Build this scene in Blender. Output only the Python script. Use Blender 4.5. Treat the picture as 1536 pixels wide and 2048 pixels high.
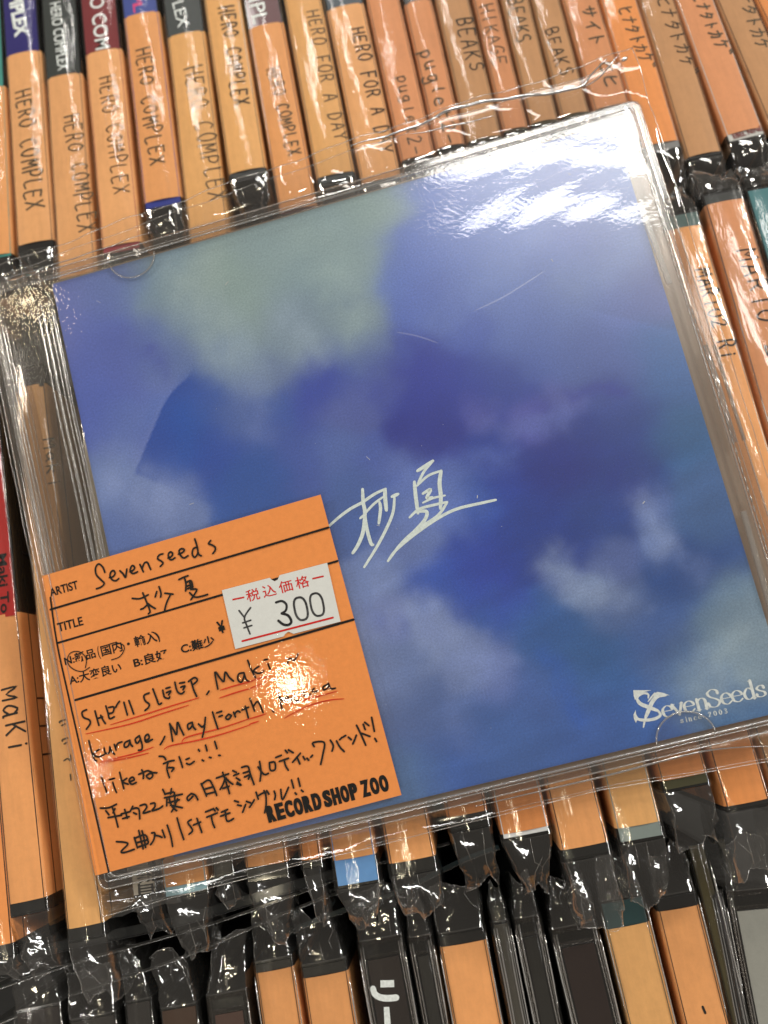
import bpy, math, random
import numpy as np
from mathutils import Matrix, Vector
random.seed(7); np.random.seed(7)
for o in list(bpy.data.objects): bpy.data.objects.remove(o)
S = bpy.context.scene
COL = S.collection
MM = 0.001

# ------------------------------------------------------------------ camera
F = 1600.0                       # focal length in photo pixels (1536 x 2048)
def rod(r):
    r = np.array(r, float); t = np.linalg.norm(r); k = r/t
    K = np.array([[0, -k[2], k[1]], [k[2], 0, -k[0]], [-k[1], k[0], 0]])
    return np.eye(3) + math.sin(t)*K + (1-math.cos(t))*K@K
# the plane of the cover in camera axes (x right, y down, z forward), millimetres
R_COV = rod([-0.1083, 0.0757, -0.2530]); T_COV = np.array([-70.39, -48.27, 169.65])
# the plane through the spine tops: 1/Z = A + B x' + C y'
PA, PB, PC = 0.005794, 0.00048, 0.001361
n = np.array([PB, PC, PA]); D_PL = 1/np.linalg.norm(n); n = n/np.linalg.norm(n)
Zw = -n                                                   # world up, towards the camera
Yw = np.array([0, -1.0, 0]); Yw = Yw - Yw@Zw*Zw; Yw /= np.linalg.norm(Yw)
Xw = np.cross(Yw, Zw)
O_C = np.array([0, 0, 1/PA])                              # world origin in camera axes
RW = np.array([Xw, Yw, Zw])                               # camera axes -> world axes
def c2w(p): return RW@(np.array(p)-O_C)
CAM = c2w([0, 0, 0])
def ray(px, py):
    return RW@np.array([(px-768)/F, (py-1024)/F, 1.0])
def at(px, py, z=0.0):
    d = ray(px, py); t = (z-CAM[2])/d[2]; return CAM+d*t
cam = bpy.data.cameras.new('camera'); camo = bpy.data.objects.new('camera', cam); COL.objects.link(camo)
m = np.eye(4); m[:3, :3] = (RW@np.diag([1, -1, -1])); m[:3, 3] = CAM*MM
camo.matrix_world = Matrix(m.tolist())
cam.sensor_fit = 'VERTICAL'; cam.sensor_height = 36; cam.lens = F/2048*36
cam.clip_start = 0.005; cam.clip_end = 50
cam.dof.use_dof = True; cam.dof.focus_distance = 0.156; cam.dof.aperture_fstop = 14
S.camera = camo
# frame of the case: x along the cover, y up the cover, z out of it; origin at the booklet's top left corner
Ux = RW@R_COV[:, 0]; Uy = -(RW@R_COV[:, 1]); Uz = np.cross(Ux, Uy); UO = c2w(T_COV)
MC = np.eye(4); MC[:3, 0] = Ux; MC[:3, 1] = Uy; MC[:3, 2] = Uz; MC[:3, 3] = UO*MM
MC = Matrix(MC.tolist())
def cov(px, py, z=0.0):
    """photo pixel -> (x, y) on the case at height z above the booklet"""
    d = ray(px, py); t = (z-(CAM-UO)@Uz)/(d@Uz); q = CAM+d*t-UO
    return np.array([q@Ux, q@Uy])

# ------------------------------------------------------------------ world, lamps, exposure
w = bpy.data.worlds.new('World'); S.world = w; w.use_nodes = True
bg = w.node_tree.nodes['Background']; bg.inputs[0].default_value = (1.0, 0.88, 0.74, 1); bg.inputs[1].default_value = 0.10
S.view_settings.view_transform = 'Standard'; S.view_settings.look = 'None'; S.view_settings.exposure = 0; S.view_settings.gamma = 1
S.cycles.use_denoising = True
S.cycles.max_bounces = 14; S.cycles.transparent_max_bounces = 40; S.cycles.transmission_bounces = 10
S.cycles.sample_clamp_indirect = 6
S.cycles.caustics_reflective = False
def lamp(name, px, py, dist, sx, sy, power, col, rot=0, plane='cov'):
    """a shop lamp, or one added for its glints, hung where the plastic at that point mirrors it"""
    N = Uz if plane == 'cov' else np.array([0, 0, 1.0])
    if plane == 'cov':
        q = cov(px, py); P = UO+q[0]*Ux+q[1]*Uy
    else: P = at(px, py)
    d = P-CAM; d = d/np.linalg.norm(d); r = d-2*(d@N)*N
    pos = P*MM+r*dist
    L = bpy.data.lights.new(name, 'AREA'); L.shape = 'ELLIPSE' if abs(sx-sy) < 1e-6 else 'RECTANGLE'
    L.size = sx; L.size_y = sy; L.energy = power; L.color = col
    o = bpy.data.objects.new(name, L); COL.objects.link(o); o.location = pos
    o.rotation_euler = Vector(-r).to_track_quat('-Z', 'Y').to_euler()
    o.rotation_euler.rotate_axis('Z', rot)
    return o
lamp('spot_or_added_lamp', 576, 1368, 1.5, 0.05, 0.05, 0.62, (1.0, 0.88, 0.62))
lamp('tube_or_added_lamp', 1200, 285, 1.3, 0.56, 0.15, 3.8, (1.0, 0.98, 0.93), rot=0.35)
lamp('spot_or_added_lamp', 62, 612, 1.6, 0.025, 0.025, 0.13, (1.0, 0.85, 0.55))
lamp('spot_or_added_lamp', 1512, 870, 1.5, 0.13, 0.13, 1.5, (1.0, 0.92, 0.78), plane='w')
lamp('spot_or_added_lamp', 40, 2010, 1.7, 0.034, 0.034, 0.26, (1.0, 0.94, 0.84), plane='w')
lamp('tube_or_added_lamp', 520, 150, 1.8, 0.05, 0.30, 1.6, (1.0, 0.96, 0.90), plane='w')
lamp('spot_or_added_lamp', 2700, -500, 1.7, 0.22, 0.22, 14.0, (1.0, 0.95, 0.86))
lamp('spot_or_added_lamp', -1300, 300, 1.7, 0.22, 0.22, 11.5, (1.0, 0.90, 0.76))
lamp('spot_or_added_lamp', 700, -1700, 1.7, 0.25, 0.25, 10.0, (1.0, 0.95, 0.88))
lamp('spot_or_added_lamp', 3900, 1500, 1.6, 0.25, 0.25, 5.0, (1.0, 0.97, 0.92), plane='w')  # added side lamp, streaks the sleeves' right corners
lamp('spot_or_added_lamp', -2400, 1600, 1.6, 0.25, 0.25, 4.0, (1.0, 0.95, 0.88), plane='w')  # added side lamp, same for the left corners
lamp('tube_or_added_lamp', 500, 3300, 1.8, 1.0, 0.08, 6.0, (1.0, 0.98, 0.94), plane='w')  # added strip that brightens the crumpled sleeve ends

# ------------------------------------------------------------------ materials
def s2l(c): return tuple(((v/255)/12.92 if v/255 <= .04045 else ((v/255+.055)/1.055)**2.4) for v in c)
def newmat(name):
    m = bpy.data.materials.new(name); m.use_nodes = True; nt = m.node_tree; nt.nodes.clear()
    out = nt.nodes.new('ShaderNodeOutputMaterial'); return m, nt, out
def nd(nt, t, **k):
    x = nt.nodes.new(t)
    for a, b in k.items():
        if a.startswith('i_'): x.inputs[a[2:].replace('_', ' ')].default_value = b
        else: setattr(x, a, b)
    return x
def bump(nt, scale, dist, detail=3, coord='Object', strength=1.0, stretch=None):
    tc = nd(nt, 'ShaderNodeTexCoord'); src = tc.outputs[coord]
    if stretch:
        mp = nd(nt, 'ShaderNodeMapping'); mp.inputs['Scale'].default_value = stretch
        nt.links.new(src, mp.inputs['Vector']); src = mp.outputs[0]
    no = nd(nt, 'ShaderNodeTexNoise'); no.inputs['Scale'].default_value = scale; no.inputs['Detail'].default_value = detail
    nt.links.new(src, no.inputs['Vector'])
    b = nd(nt, 'ShaderNodeBump'); b.inputs['Distance'].default_value = dist; b.inputs['Strength'].default_value = strength
    nt.links.new(no.outputs['Fac'], b.inputs['Height']); return b, no
_mc = {}
def paper(name, rgb, rough=.55, mott=.10, spec=.3, coat=0.0, lin=False):
    if name in _mc: return _mc[name]
    m, nt, out = newmat(name); p = nd(nt, 'ShaderNodeBsdfPrincipled')
    c = rgb if lin else s2l(rgb)
    b, no = bump(nt, 1400, 2.5e-5, 4); nt.links.new(b.outputs[0], p.inputs['Normal'])
    tc = nd(nt, 'ShaderNodeTexCoord'); n2 = nd(nt, 'ShaderNodeTexNoise'); n2.inputs['Scale'].default_value = 700; n2.inputs['Detail'].default_value = 6
    n2.inputs['Roughness'].default_value = .7
    nt.links.new(tc.outputs['Object'], n2.inputs['Vector'])
    r = nd(nt, 'ShaderNodeValToRGB'); r.color_ramp.elements[0].position = .3; r.color_ramp.elements[1].position = .7
    r.color_ramp.elements[0].color = tuple(v*(1-mott) for v in c)+(1,); r.color_ramp.elements[1].color = tuple(min(1, v*(1+mott)) for v in c)+(1,)
    nt.links.new(n2.outputs['Fac'], r.inputs['Fac']); nt.links.new(r.outputs[0], p.inputs['Base Color'])
    p.inputs['Roughness'].default_value = rough; p.inputs['Specular IOR Level'].default_value = spec; p.inputs['Coat Weight'].default_value = coat
    nt.links.new(p.outputs[0], out.inputs[0]); _mc[name] = m; return m
def ink(name, rgb, rough=.5, fade=0.0):
    if name in _mc: return _mc[name]
    m, nt, out = newmat(name); p = nd(nt, 'ShaderNodeBsdfPrincipled'); c = s2l(rgb)
    tc = nd(nt, 'ShaderNodeTexCoord'); n2 = nd(nt, 'ShaderNodeTexNoise'); n2.inputs['Scale'].default_value = 1500; n2.inputs['Detail'].default_value = 4
    nt.links.new(tc.outputs['Object'], n2.inputs['Vector'])
    r = nd(nt, 'ShaderNodeValToRGB'); r.color_ramp.elements[0].position = .35; r.color_ramp.elements[1].position = .65
    r.color_ramp.elements[0].color = c+(1,); r.color_ramp.elements[1].color = tuple(min(1, v*1.2+.004+fade) for v in c)+(1,)
    nt.links.new(n2.outputs['Fac'], r.inputs['Fac']); nt.links.new(r.outputs[0], p.inputs['Base Color'])
    p.inputs['Roughness'].default_value = rough; p.inputs['Specular IOR Level'].default_value = .2
    nt.links.new(p.outputs[0], out.inputs[0]); _mc[name] = m; return m
def film(name, base=.07, edge=.8, rough=.06, haze=.02, tint=(1, 1, 1), bumps=None, hazecol=(.9, .88, .84), gloss=(1, 1, 1)):
    """thin clear plastic: lets light through, mirrors a few per cent of it, more at grazing angles"""
    if name in _mc: return _mc[name]
    m, nt, out = newmat(name)
    tr = nd(nt, 'ShaderNodeBsdfTransparent'); tr.inputs[0].default_value = tint+(1,)
    gl = nd(nt, 'ShaderNodeBsdfGlossy'); gl.inputs['Roughness'].default_value = rough; gl.inputs[0].default_value = gloss+(1,)
    di = nd(nt, 'ShaderNodeBsdfDiffuse'); di.inputs[0].default_value = hazecol+(1,)
    lw = nd(nt, 'ShaderNodeLayerWeight'); pw = nd(nt, 'ShaderNodeMath', operation='POWER'); pw.inputs[1].default_value = 4.0
    ml = nd(nt, 'ShaderNodeMath', operation='MULTIPLY_ADD', use_clamp=True); ml.inputs[1].default_value = edge; ml.inputs[2].default_value = base
    nt.links.new(lw.outputs['Facing'], pw.inputs[0]); nt.links.new(pw.outputs[0], ml.inputs[0])
    m1 = nd(nt, 'ShaderNodeMixShader'); m1.inputs[0].default_value = haze
    nt.links.new(tr.outputs[0], m1.inputs[1]); nt.links.new(di.outputs[0], m1.inputs[2])
    m2 = nd(nt, 'ShaderNodeMixShader'); nt.links.new(ml.outputs[0], m2.inputs[0]); nt.links.new(m1.outputs[0], m2.inputs[1]); nt.links.new(gl.outputs[0], m2.inputs[2])
    if bumps:
        b, _ = bump(nt, *bumps)
        nt.links.new(b.outputs[0], gl.inputs['Normal']); nt.links.new(b.outputs[0], lw.inputs['Normal'])
    nt.links.new(m2.outputs[0], out.inputs[0]); _mc[name] = m; return m
def plastic(name, rgb, rough=.15, coat=.6, bumps=None):
    if name in _mc: return _mc[name]
    m, nt, out = newmat(name); p = nd(nt, 'ShaderNodeBsdfPrincipled')
    p.inputs['Base Color'].default_value = s2l(rgb)+(1,); p.inputs['Roughness'].default_value = rough; p.inputs['Coat Weight'].default_value = coat
    p.inputs['Coat Roughness'].default_value = .05
    b, _ = bump(nt, *(bumps or (160, 1.5e-4, 3))); nt.links.new(b.outputs[0], p.inputs['Normal'])
    nt.links.new(p.outputs[0], out.inputs[0]); _mc[name] = m; return m
def glass(name, rgb=(.97, .95, .93), rough=.03, clear=.35):
    if name in _mc: return _mc[name]
    m, nt, out = newmat(name); g = nd(nt, 'ShaderNodeBsdfGlass'); g.inputs['Color'].default_value = rgb+(1,); g.inputs['Roughness'].default_value = rough; g.inputs['IOR'].default_value = 1.5
    b, _ = bump(nt, 160, 4e-5, 2, 'Object', 1.0, (1, .3, 1)); nt.links.new(b.outputs[0], g.inputs['Normal'])
    t = nd(nt, 'ShaderNodeBsdfTransparent'); t.inputs[0].default_value = rgb+(1,)
    mx = nd(nt, 'ShaderNodeMixShader'); mx.inputs[0].default_value = clear
    nt.links.new(g.outputs[0], mx.inputs[1]); nt.links.new(t.outputs[0], mx.inputs[2]); nt.links.new(mx.outputs[0], out.inputs[0])
    _mc[name] = m; return m
FILM_SPINE = film('sleeve_film', base=.055, rough=.10, haze=.012, bumps=(220, 1.6e-4, 3, 'Object', 1.0, (3, .5, 1)))
FILM_CRUMPLE = film('crumpled_film', base=.17, edge=.8, rough=.09, haze=.022, bumps=(350, 2.2e-4, 2))
FILM_COVER = film('cover_film', base=.045, rough=.022, haze=.004, bumps=(1300, 2.0e-5, 3))
FILM_LID = film('lid_plastic', base=.085, rough=.24, haze=.006, bumps=(2600, 1.1e-5, 2))
FILM_EDGE = film('film_cut_edge', base=.24, edge=.6, rough=.15, haze=.14, hazecol=(.95, .9, .82))
FILM_STREAK = film('fold_streak', base=.6, edge=.4, rough=.15, haze=.45, hazecol=(.95, .93, .9))  # white haze paints the bright lamp streak into folds and sleeve edges
GLASS = glass('clear_polystyrene')
RAIL = film('clear_rail', base=.16, edge=.8, rough=.12, haze=.20, hazecol=(.80, .78, .75), tint=(.86, .84, .82))  # pale haze paints a silver sheen onto the clear plastic
RIM = film('clear_rim', base=.07, edge=.6, rough=.1, haze=.05, hazecol=(.7, .66, .62), tint=(.88, .85, .82))
BLACK = plastic('black_plastic', (16, 16, 15), .25, .5)
TRAY = plastic('dark_case_plastic', (13, 13, 12), .22, .5)
PEN = ink('marker_ink', (22, 18, 12)); PENF = ink('faded_pen_ink', (70, 60, 40), fade=.02); PRINT = ink('black_print', (10, 8, 6))
RED = ink('red_pen_ink', (205, 48, 18)); REDP = ink('red_print', (200, 30, 24)); STAMP = ink('stamp_ink', (22, 22, 24), fade=.01); STAMPG = ink('grey_stamp_ink', (38, 38, 40), fade=.05)
WHITE = ink('white_print', (222, 228, 226)); PINK = ink('pink_print', (215, 70, 120)); SIGN = ink('white_ink', (222, 234, 230))
ORANGE = [paper('orange_card_%s' % t, c, mott=.05) for t, c in
    (('plain', (234, 162, 98)), ('deep', (230, 146, 78)), ('pale', (234, 170, 110)), ('salmon', (214, 144, 96)), ('yellow', (228, 170, 104)), ('dull', (190, 140, 94)))]
for m_ in ORANGE:
    nt = m_.node_tree; p_ = [x for x in nt.nodes if x.type == 'BSDF_PRINCIPLED'][0]; src = p_.inputs['Base Color'].links[0].from_socket
    oi = nd(nt, 'ShaderNodeObjectInfo'); tc = nd(nt, 'ShaderNodeTexCoord'); mp = nd(nt, 'ShaderNodeMapping'); mp.inputs['Scale'].default_value = (1, .12, 1)
    fn = nd(nt, 'ShaderNodeTexNoise'); fn.inputs['Scale'].default_value = 900; fn.inputs['Detail'].default_value = 5; nt.links.new(tc.outputs['Object'], mp.inputs[0]); nt.links.new(mp.outputs[0], fn.inputs['Vector'])
    lo = nd(nt, 'ShaderNodeTexNoise'); lo.inputs['Scale'].default_value = 45; nt.links.new(tc.outputs['Object'], lo.inputs['Vector'])
    a1 = nd(nt, 'ShaderNodeMath', operation='MULTIPLY_ADD'); a1.inputs[1].default_value = .22; nt.links.new(fn.outputs['Fac'], a1.inputs[0])
    a2 = nd(nt, 'ShaderNodeMath', operation='MULTIPLY_ADD'); a2.inputs[1].default_value = .22; a2.inputs[2].default_value = .70; nt.links.new(lo.outputs['Fac'], a2.inputs[0]); nt.links.new(a2.outputs[0], a1.inputs[2])
    a3 = nd(nt, 'ShaderNodeMath', operation='MULTIPLY_ADD'); a3.inputs[1].default_value = .14; nt.links.new(oi.outputs['Random'], a3.inputs[0]); nt.links.new(a1.outputs[0], a3.inputs[2])
    sc_ = nd(nt, 'ShaderNodeVectorMath', operation='SCALE'); nt.links.new(src, sc_.inputs[0]); nt.links.new(a3.outputs[0], sc_.inputs['Scale']); nt.links.new(sc_.outputs[0], p_.inputs['Base Color'])
TAGM = paper('tag_card', (240, 148, 76), mott=.06)

# ------------------------------------------------------------------ mesh helpers
class MB:
    def __init__(s): s.v = []; s.f = []
    def add(s, v, f):
        k = len(s.v); s.v += [tuple(map(float, p)) for p in v]; s.f += [tuple(i+k for i in q) for q in f]
    def box(s, x0, x1, y0, y1, z0, z1):
        s.add([(x0, y0, z0), (x1, y0, z0), (x1, y1, z0), (x0, y1, z0), (x0, y0, z1), (x1, y0, z1), (x1, y1, z1), (x0, y1, z1)],
              [(3, 2, 1, 0), (4, 5, 6, 7), (0, 1, 5, 4), (1, 2, 6, 5), (2, 3, 7, 6), (3, 0, 4, 7)])
    def poly(s, pts, z0, z1):
        k = len(pts); s.add([(p[0], p[1], z0) for p in pts]+[(p[0], p[1], z1) for p in pts],
            [tuple(range(k-1, -1, -1)), tuple(range(k, 2*k))]+[(i, (i+1) % k, (i+1) % k+k, i+k) for i in range(k)])
    def grid(s, P):
        P = np.array(P, float); a, b = P.shape[:2]
        s.add(P.reshape(-1, 3), [(i*b+j, i*b+j+1, (i+1)*b+j+1, (i+1)*b+j) for i in range(a-1) for j in range(b-1)])
    def tube(s, pts, r, k=6, closed=False):
        pts = [np.array(p, float) for p in pts]; n_ = len(pts); P = []
        for i, p in enumerate(pts):
            a = pts[(i-1) % n_] if (closed or i) else p; b = pts[(i+1) % n_] if (closed or i < n_-1) else p
            t = b-a; t /= np.linalg.norm(t)+1e-9
            u = np.cross(t, [0, 0, 1.0]); 
            if np.linalg.norm(u) < 1e-3: u = np.cross(t, [0, 1.0, 0])
            u /= np.linalg.norm(u); v = np.cross(u, t); rr = r[i] if hasattr(r, '__len__') else r
            P.append([p+rr*(math.cos(q)*u+math.sin(q)*v) for q in np.linspace(0, 2*math.pi, k, endpoint=False)])
        base = len(s.v); s.v += [tuple(map(float, q)) for row in P for q in row]
        for i in range(n_ if closed else n_-1):
            j = (i+1) % n_
            for q in range(k): s.f.append((base+i*k+q, base+i*k+(q+1) % k, base+j*k+(q+1) % k, base+j*k+q))
        if not closed:
            s.f.append(tuple(base+q for q in range(k-1, -1, -1))); s.f.append(tuple(base+(n_-1)*k+q for q in range(k)))
    def build(s, name, mat, parent=None, smooth=False, kind=None):
        me = bpy.data.meshes.new(name); me.from_pydata([(a*MM, b*MM, c*MM) for a, b, c in s.v], [], s.f)
        me.materials.append(mat); 
        if smooth: me.polygons.foreach_set('use_smooth', [True]*len(me.polygons))
        me.update(); o = bpy.data.objects.new(name, me); COL.objects.link(o)
        if parent: o.parent = parent
        if kind: o['kind'] = kind
        return o
def thing(name, label, cat, M, group=None):
    o = bpy.data.objects.new(name, None); COL.objects.link(o); o.empty_display_size = .01; o.matrix_world = M
    o['label'] = label; o['category'] = cat
    if group: o['group'] = group
    return o
def tag(o, label, cat, M=None):
    o['label'] = label; o['category'] = cat
    if M is not None: o.matrix_world = M
    return o
def smooth_pts(pts, sub=4):
    pts = [np.array(p, float) for p in pts]
    if len(pts) < 3: return [pts[0]+(pts[-1]-pts[0])*t/5 for t in range(6)] if len(pts) == 2 else pts
    out = []
    for i in range(len(pts)-1):
        p0 = pts[max(i-1, 0)]; p1 = pts[i]; p2 = pts[i+1]; p3 = pts[min(i+2, len(pts)-1)]
        for k in range(sub):
            t = k/sub; out.append(.5*((2*p1)+(-p0+p2)*t+(2*p0-5*p1+4*p2-p3)*t*t+(-p0+3*p1-3*p2+p3)*t**3))
    out.append(pts[-1]); return out
ZJ = [0]
def stroke(mb, pts, w, zf=lambda x, y: 0.0, sub=4, nib=None, smooth=True, taper=0.0):
    """a pen stroke as a flat ribbon with round ends; 2-D points in mm"""
    q = smooth_pts(pts, sub) if smooth else [np.array(p, float) for p in pts]
    if len(q) == 1: q = [q[0], q[0]+np.array([w*.3, 0])]
    ZJ[0] = (ZJ[0]+1) % 7; dz = ZJ[0]*.004
    n_ = len(q); L = []; R = []
    for i, p in enumerate(q):
        t = q[min(i+1, n_-1)]-q[max(i-1, 0)]; t = t/(np.linalg.norm(t)+1e-9); nrm = np.array([-t[1], t[0]])
        ww = w*(1-taper*abs(2*i/(n_-1)-1)**3)
        if nib is not None:
            c = abs(t@nib[0]); ww = w*(nib[1]+(1-nib[1])*c**1.6)
        L.append(p+nrm*ww/2); R.append(p-nrm*ww/2)
    def cap(c, a, s_):
        d = a-c; return [c+np.array([d[0]*math.cos(s_*k)-d[1]*math.sin(s_*k), d[0]*math.sin(s_*k)+d[1]*math.cos(s_*k)]) for k in (math.pi/4, math.pi/2, 3*math.pi/4)]
    V = []; Fs = []
    def P(p): V.append((p[0], p[1], zf(p[0], p[1])+dz)); return len(V)-1
    li = [P(p) for p in L]; ri = [P(p) for p in R]
    for i in range(n_-1): Fs.append((ri[i], ri[i+1], li[i+1], li[i]))
    e = [P(p) for p in cap(q[-1], R[-1], 1)]; Fs.append((ri[-1], e[0], e[1], e[2], li[-1]))
    e = [P(p) for p in cap(q[0], L[0], 1)]; Fs.append((li[0], e[0], e[1], e[2], ri[0]))
    mb.add(V, Fs)
_tc = {}
def text2d(s, off=0.0):
    if (s, off) in _tc: return _tc[(s, off)]
    c = bpy.data.curves.new('text', 'FONT'); c.body = s; c.offset = off; c.resolution_u = 4; c.fill_mode = 'FRONT'; c.dimensions = '2D'
    o = bpy.data.objects.new('text', c); COL.objects.link(o); dg = bpy.context.evaluated_depsgraph_get(); dg.update()
    me = o.evaluated_get(dg).to_mesh(); V = np.array([v.co[:2] for v in me.vertices]); Fs = [tuple(p.vertices) for p in me.polygons]
    o.evaluated_get(dg).to_mesh_clear(); bpy.data.objects.remove(o); bpy.data.curves.remove(c)
    if len(V) == 0: V = np.array([[0, 0], [1, 0], [1, 1]]); Fs = [(0, 1, 2)]
    V = (V-V.min(0))/(V.max(0)-V.min(0)); _tc[(s, off)] = (V, Fs); return V, Fs
def text_on(mb, s, o, ex, ey, zf, off=0.0):
    """lettering with its lower left corner at o, its width ex and its height ey (2-D mm vectors)"""
    V, Fs = text2d(s, off); P = np.array(o)+V[:, :1]*np.array(ex)+V[:, 1:]*np.array(ey)
    mb.add([(p[0], p[1], zf(p[0], p[1])) for p in P], Fs)

# ------------------------------------------------------------------ a pen alphabet
G = {
'H': [[(.1, 1), (.15, 0)], [(.85, 1), (.9, 0)], [(.12, .52), (.88, .5)]],
'E': [[(.15, 1), (.15, 0), (.85, .02)], [(.15, 1), (.85, .97)], [(.15, .52), (.7, .5)]],
'R': [[(.15, 0), (.15, 1), (.6, 1), (.8, .78), (.6, .52), (.15, .5)], [(.5, .5), (.88, 0)]],
'O': [[(.5, 1), (.15, .75), (.12, .3), (.5, 0), (.85, .3), (.85, .75), (.5, 1)]],
'C': [[(.85, .85), (.5, 1), (.15, .7), (.15, .3), (.5, 0), (.88, .15)]],
'M': [[(.08, 0), (.15, 1), (.5, .35), (.85, 1), (.92, 0)]],
'P': [[(.15, 0), (.15, 1), (.6, 1), (.85, .75), (.6, .48), (.15, .45)]],
'L': [[(.15, 1), (.15, 0), (.85, .03)]],
'X': [[(.1, 1), (.9, 0)], [(.9, 1), (.1, 0)]],
'F': [[(.15, 1), (.15, 0)], [(.1, 1), (.85, .97)], [(.15, .52), (.7, .5)]],
'A': [[(.08, 0), (.5, 1), (.92, 0)], [(.25, .38), (.78, .38)]],
'D': [[(.15, 0), (.15, 1), (.6, .9), (.88, .5), (.6, .08), (.15, 0)]],
'Y': [[(.1, 1), (.5, .5), (.9, 1)], [(.5, .5), (.5, 0)]],
'B': [[(.15, 0), (.15, 1), (.65, .95), (.7, .6), (.15, .52), (.75, .45), (.8, .1), (.15, 0)]],
'K': [[(.15, 1), (.15, 0)], [(.85, 1), (.15, .42)], [(.35, .55), (.88, 0)]],
'S': [[(.82, .88), (.5, 1), (.18, .8), (.3, .55), (.7, .45), (.82, .2), (.5, 0), (.15, .12)]],
'I': [[(.5, 1), (.5, 0)]], 'G': [[(.85, .85), (.5, 1), (.15, .7), (.15, .3), (.5, 0), (.85, .2), (.85, .48), (.5, .48)]],
'U': [[(.15, 1), (.15, .2), (.5, 0), (.85, .2), (.85, 1)]], 'T': [[(.1, 1), (.9, 1)], [(.5, 1), (.5, 0)]],
'2': [[(.15, .8), (.5, 1), (.85, .75), (.15, .02)], [(.15, .02), (.9, .03)]],
'Z': [[(.15, 1), (.85, .97), (.15, .03), (.9, .02)]],
'p': [[(.2, .7), (.2, -.3)], [(.2, .55), (.55, .72), (.85, .4), (.55, .05), (.2, .15)]],
'u': [[(.15, .7), (.2, .15), (.5, .02), (.8, .2)], [(.8, .7), (.85, 0)]],
'g': [[(.8, .65), (.35, .7), (.2, .35), (.5, .1), (.8, .4)], [(.8, .68), (.8, -.2), (.4, -.3), (.2, -.15)]],
'l': [[(.5, 1), (.45, .2), (.6, 0)]],
'e': [[(.2, .38), (.8, .4), (.6, .7), (.25, .55), (.2, .2), (.55, 0), (.85, .12)]],
't': [[(.45, 1), (.45, .15), (.75, .02)], [(.15, .68), (.8, .7)]],
'a': [[(.75, .6), (.4, .7), (.15, .35), (.4, .05), (.75, .3)], [(.78, .7), (.78, .1), (.92, 0)]],
'k': [[(.2, 1), (.2, 0)], [(.75, .65), (.2, .3)], [(.4, .4), (.85, 0)]],
'i': [[(.5, .65), (.5, 0)], [(.5, .92), (.52, .88)]], 'm': [[(.1, 0), (.1, .7), (.5, .2), (.85, .7), (.9, 0)]],
'o': [[(.5, .7), (.2, .4), (.5, 0), (.82, .35), (.5, .7)]], '-': [[(.15, .4), (.85, .42)]], "'": [[(.4, 1), (.45, .8)]], '.': [[(.4, .05), (.5, 0)]],
'0': [[(.5, 1), (.15, .7), (.15, .3), (.5, 0), (.85, .3), (.85, .7), (.5, 1)]],
'ヒ': [[(.85, .75), (.2, .55)], [(.2, .95), (.2, .1), (.85, .08)]],
'ナ': [[(.1, .65), (.9, .68)], [(.55, 1), (.5, .5), (.2, 0)]],
'タ': [[(.45, 1), (.1, .5)], [(.4, .8), (.85, .8), (.6, .3), (.2, 0)], [(.4, .55), (.7, .4)]],
'ト': [[(.35, 1), (.35, 0)], [(.35, .6), (.8, .4)]],
'カ': [[(.1, .7), (.85, .72), (.75, .1), (.6, .1)], [(.5, 1), (.45, .5), (.1, 0)]],
'ケ': [[(.35, 1), (.1, .55)], [(.3, .75), (.9, .75)], [(.65, .75), (.55, .3), (.3, 0)]],
'゛': [[(.1, 1), (.25, .8)], [(.4, 1), (.55, .8)]],
'サ': [[(.05, .65), (.95, .68)], [(.3, .95), (.3, .35)], [(.7, 1), (.65, .4), (.4, 0)]],
'イ': [[(.8, 1), (.1, .45)], [(.5, .7), (.5, 0)]], 'テ': [[(.25, .95), (.75, .95)], [(.1, .62), (.9, .62)], [(.5, .62), (.3, 0)]],
'い': [[(.2, .8), (.25, .2), (.4, .15)], [(.75, .7), (.85, .35)]], 'て': [[(.1, .85), (.85, .85), (.45, .5), (.65, .08)]], 'ー': [[(.1, .5), (.9, .5)]],
'り': [[(.25, .9), (.3, .4)], [(.7, 1), (.75, .4), (.5, 0)]], ' ': [],
}

# ------------------------------------------------------------------ the bin the discs stand in
def struct_box(name, x0, x1, y0, y1, z0, z1, mat):
    b = MB(); b.box(x0, x1, y0, y1, z0, z1); o = b.build(name, mat); o['kind'] = 'structure'; return o
struct_box('shelf', -260, 260, -260, 260, -172, -168, plastic('shelf_black', (20, 20, 19), .5, .1))

# ------------------------------------------------------------------ one sleeved disc standing in a row
CARD = {}
def card(rgb):
    if rgb not in CARD: CARD[rgb] = paper('spine_card_%d' % len(CARD), rgb, rough=.3, mott=.05, spec=.5, coat=.4)
    return CARD[rgb]
def prof(wd, off, depth, crown=.30, r=1.0, k=4, top=9):
    h = wd/2+off; z = off; P = [(-h, -depth)]
    for i in range(k+1):
        a = math.pi-(math.pi/2)*i/k; P.append((-h+r+r*math.cos(a), z-r+r*math.sin(a)))
    for i in range(1, top):
        x = -h+r+(2*h-2*r)*i/top; P.append((x, z+crown*(1-((x)/(h-r))**2)))
    for i in range(k+1):
        a = math.pi/2*(1-i/k); P.append((h-r+r*math.cos(a), z-r+r*math.sin(a)))
    P.append((h, -depth)); return P
def hz(x, wd, off):
    h = wd/2+off-1.0; return off+.30*max(0, 1-(x/h)**2)
def loft(mb, rows): mb.grid([[(x, y, z) for x, z in pr] for y, pr in rows])
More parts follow.
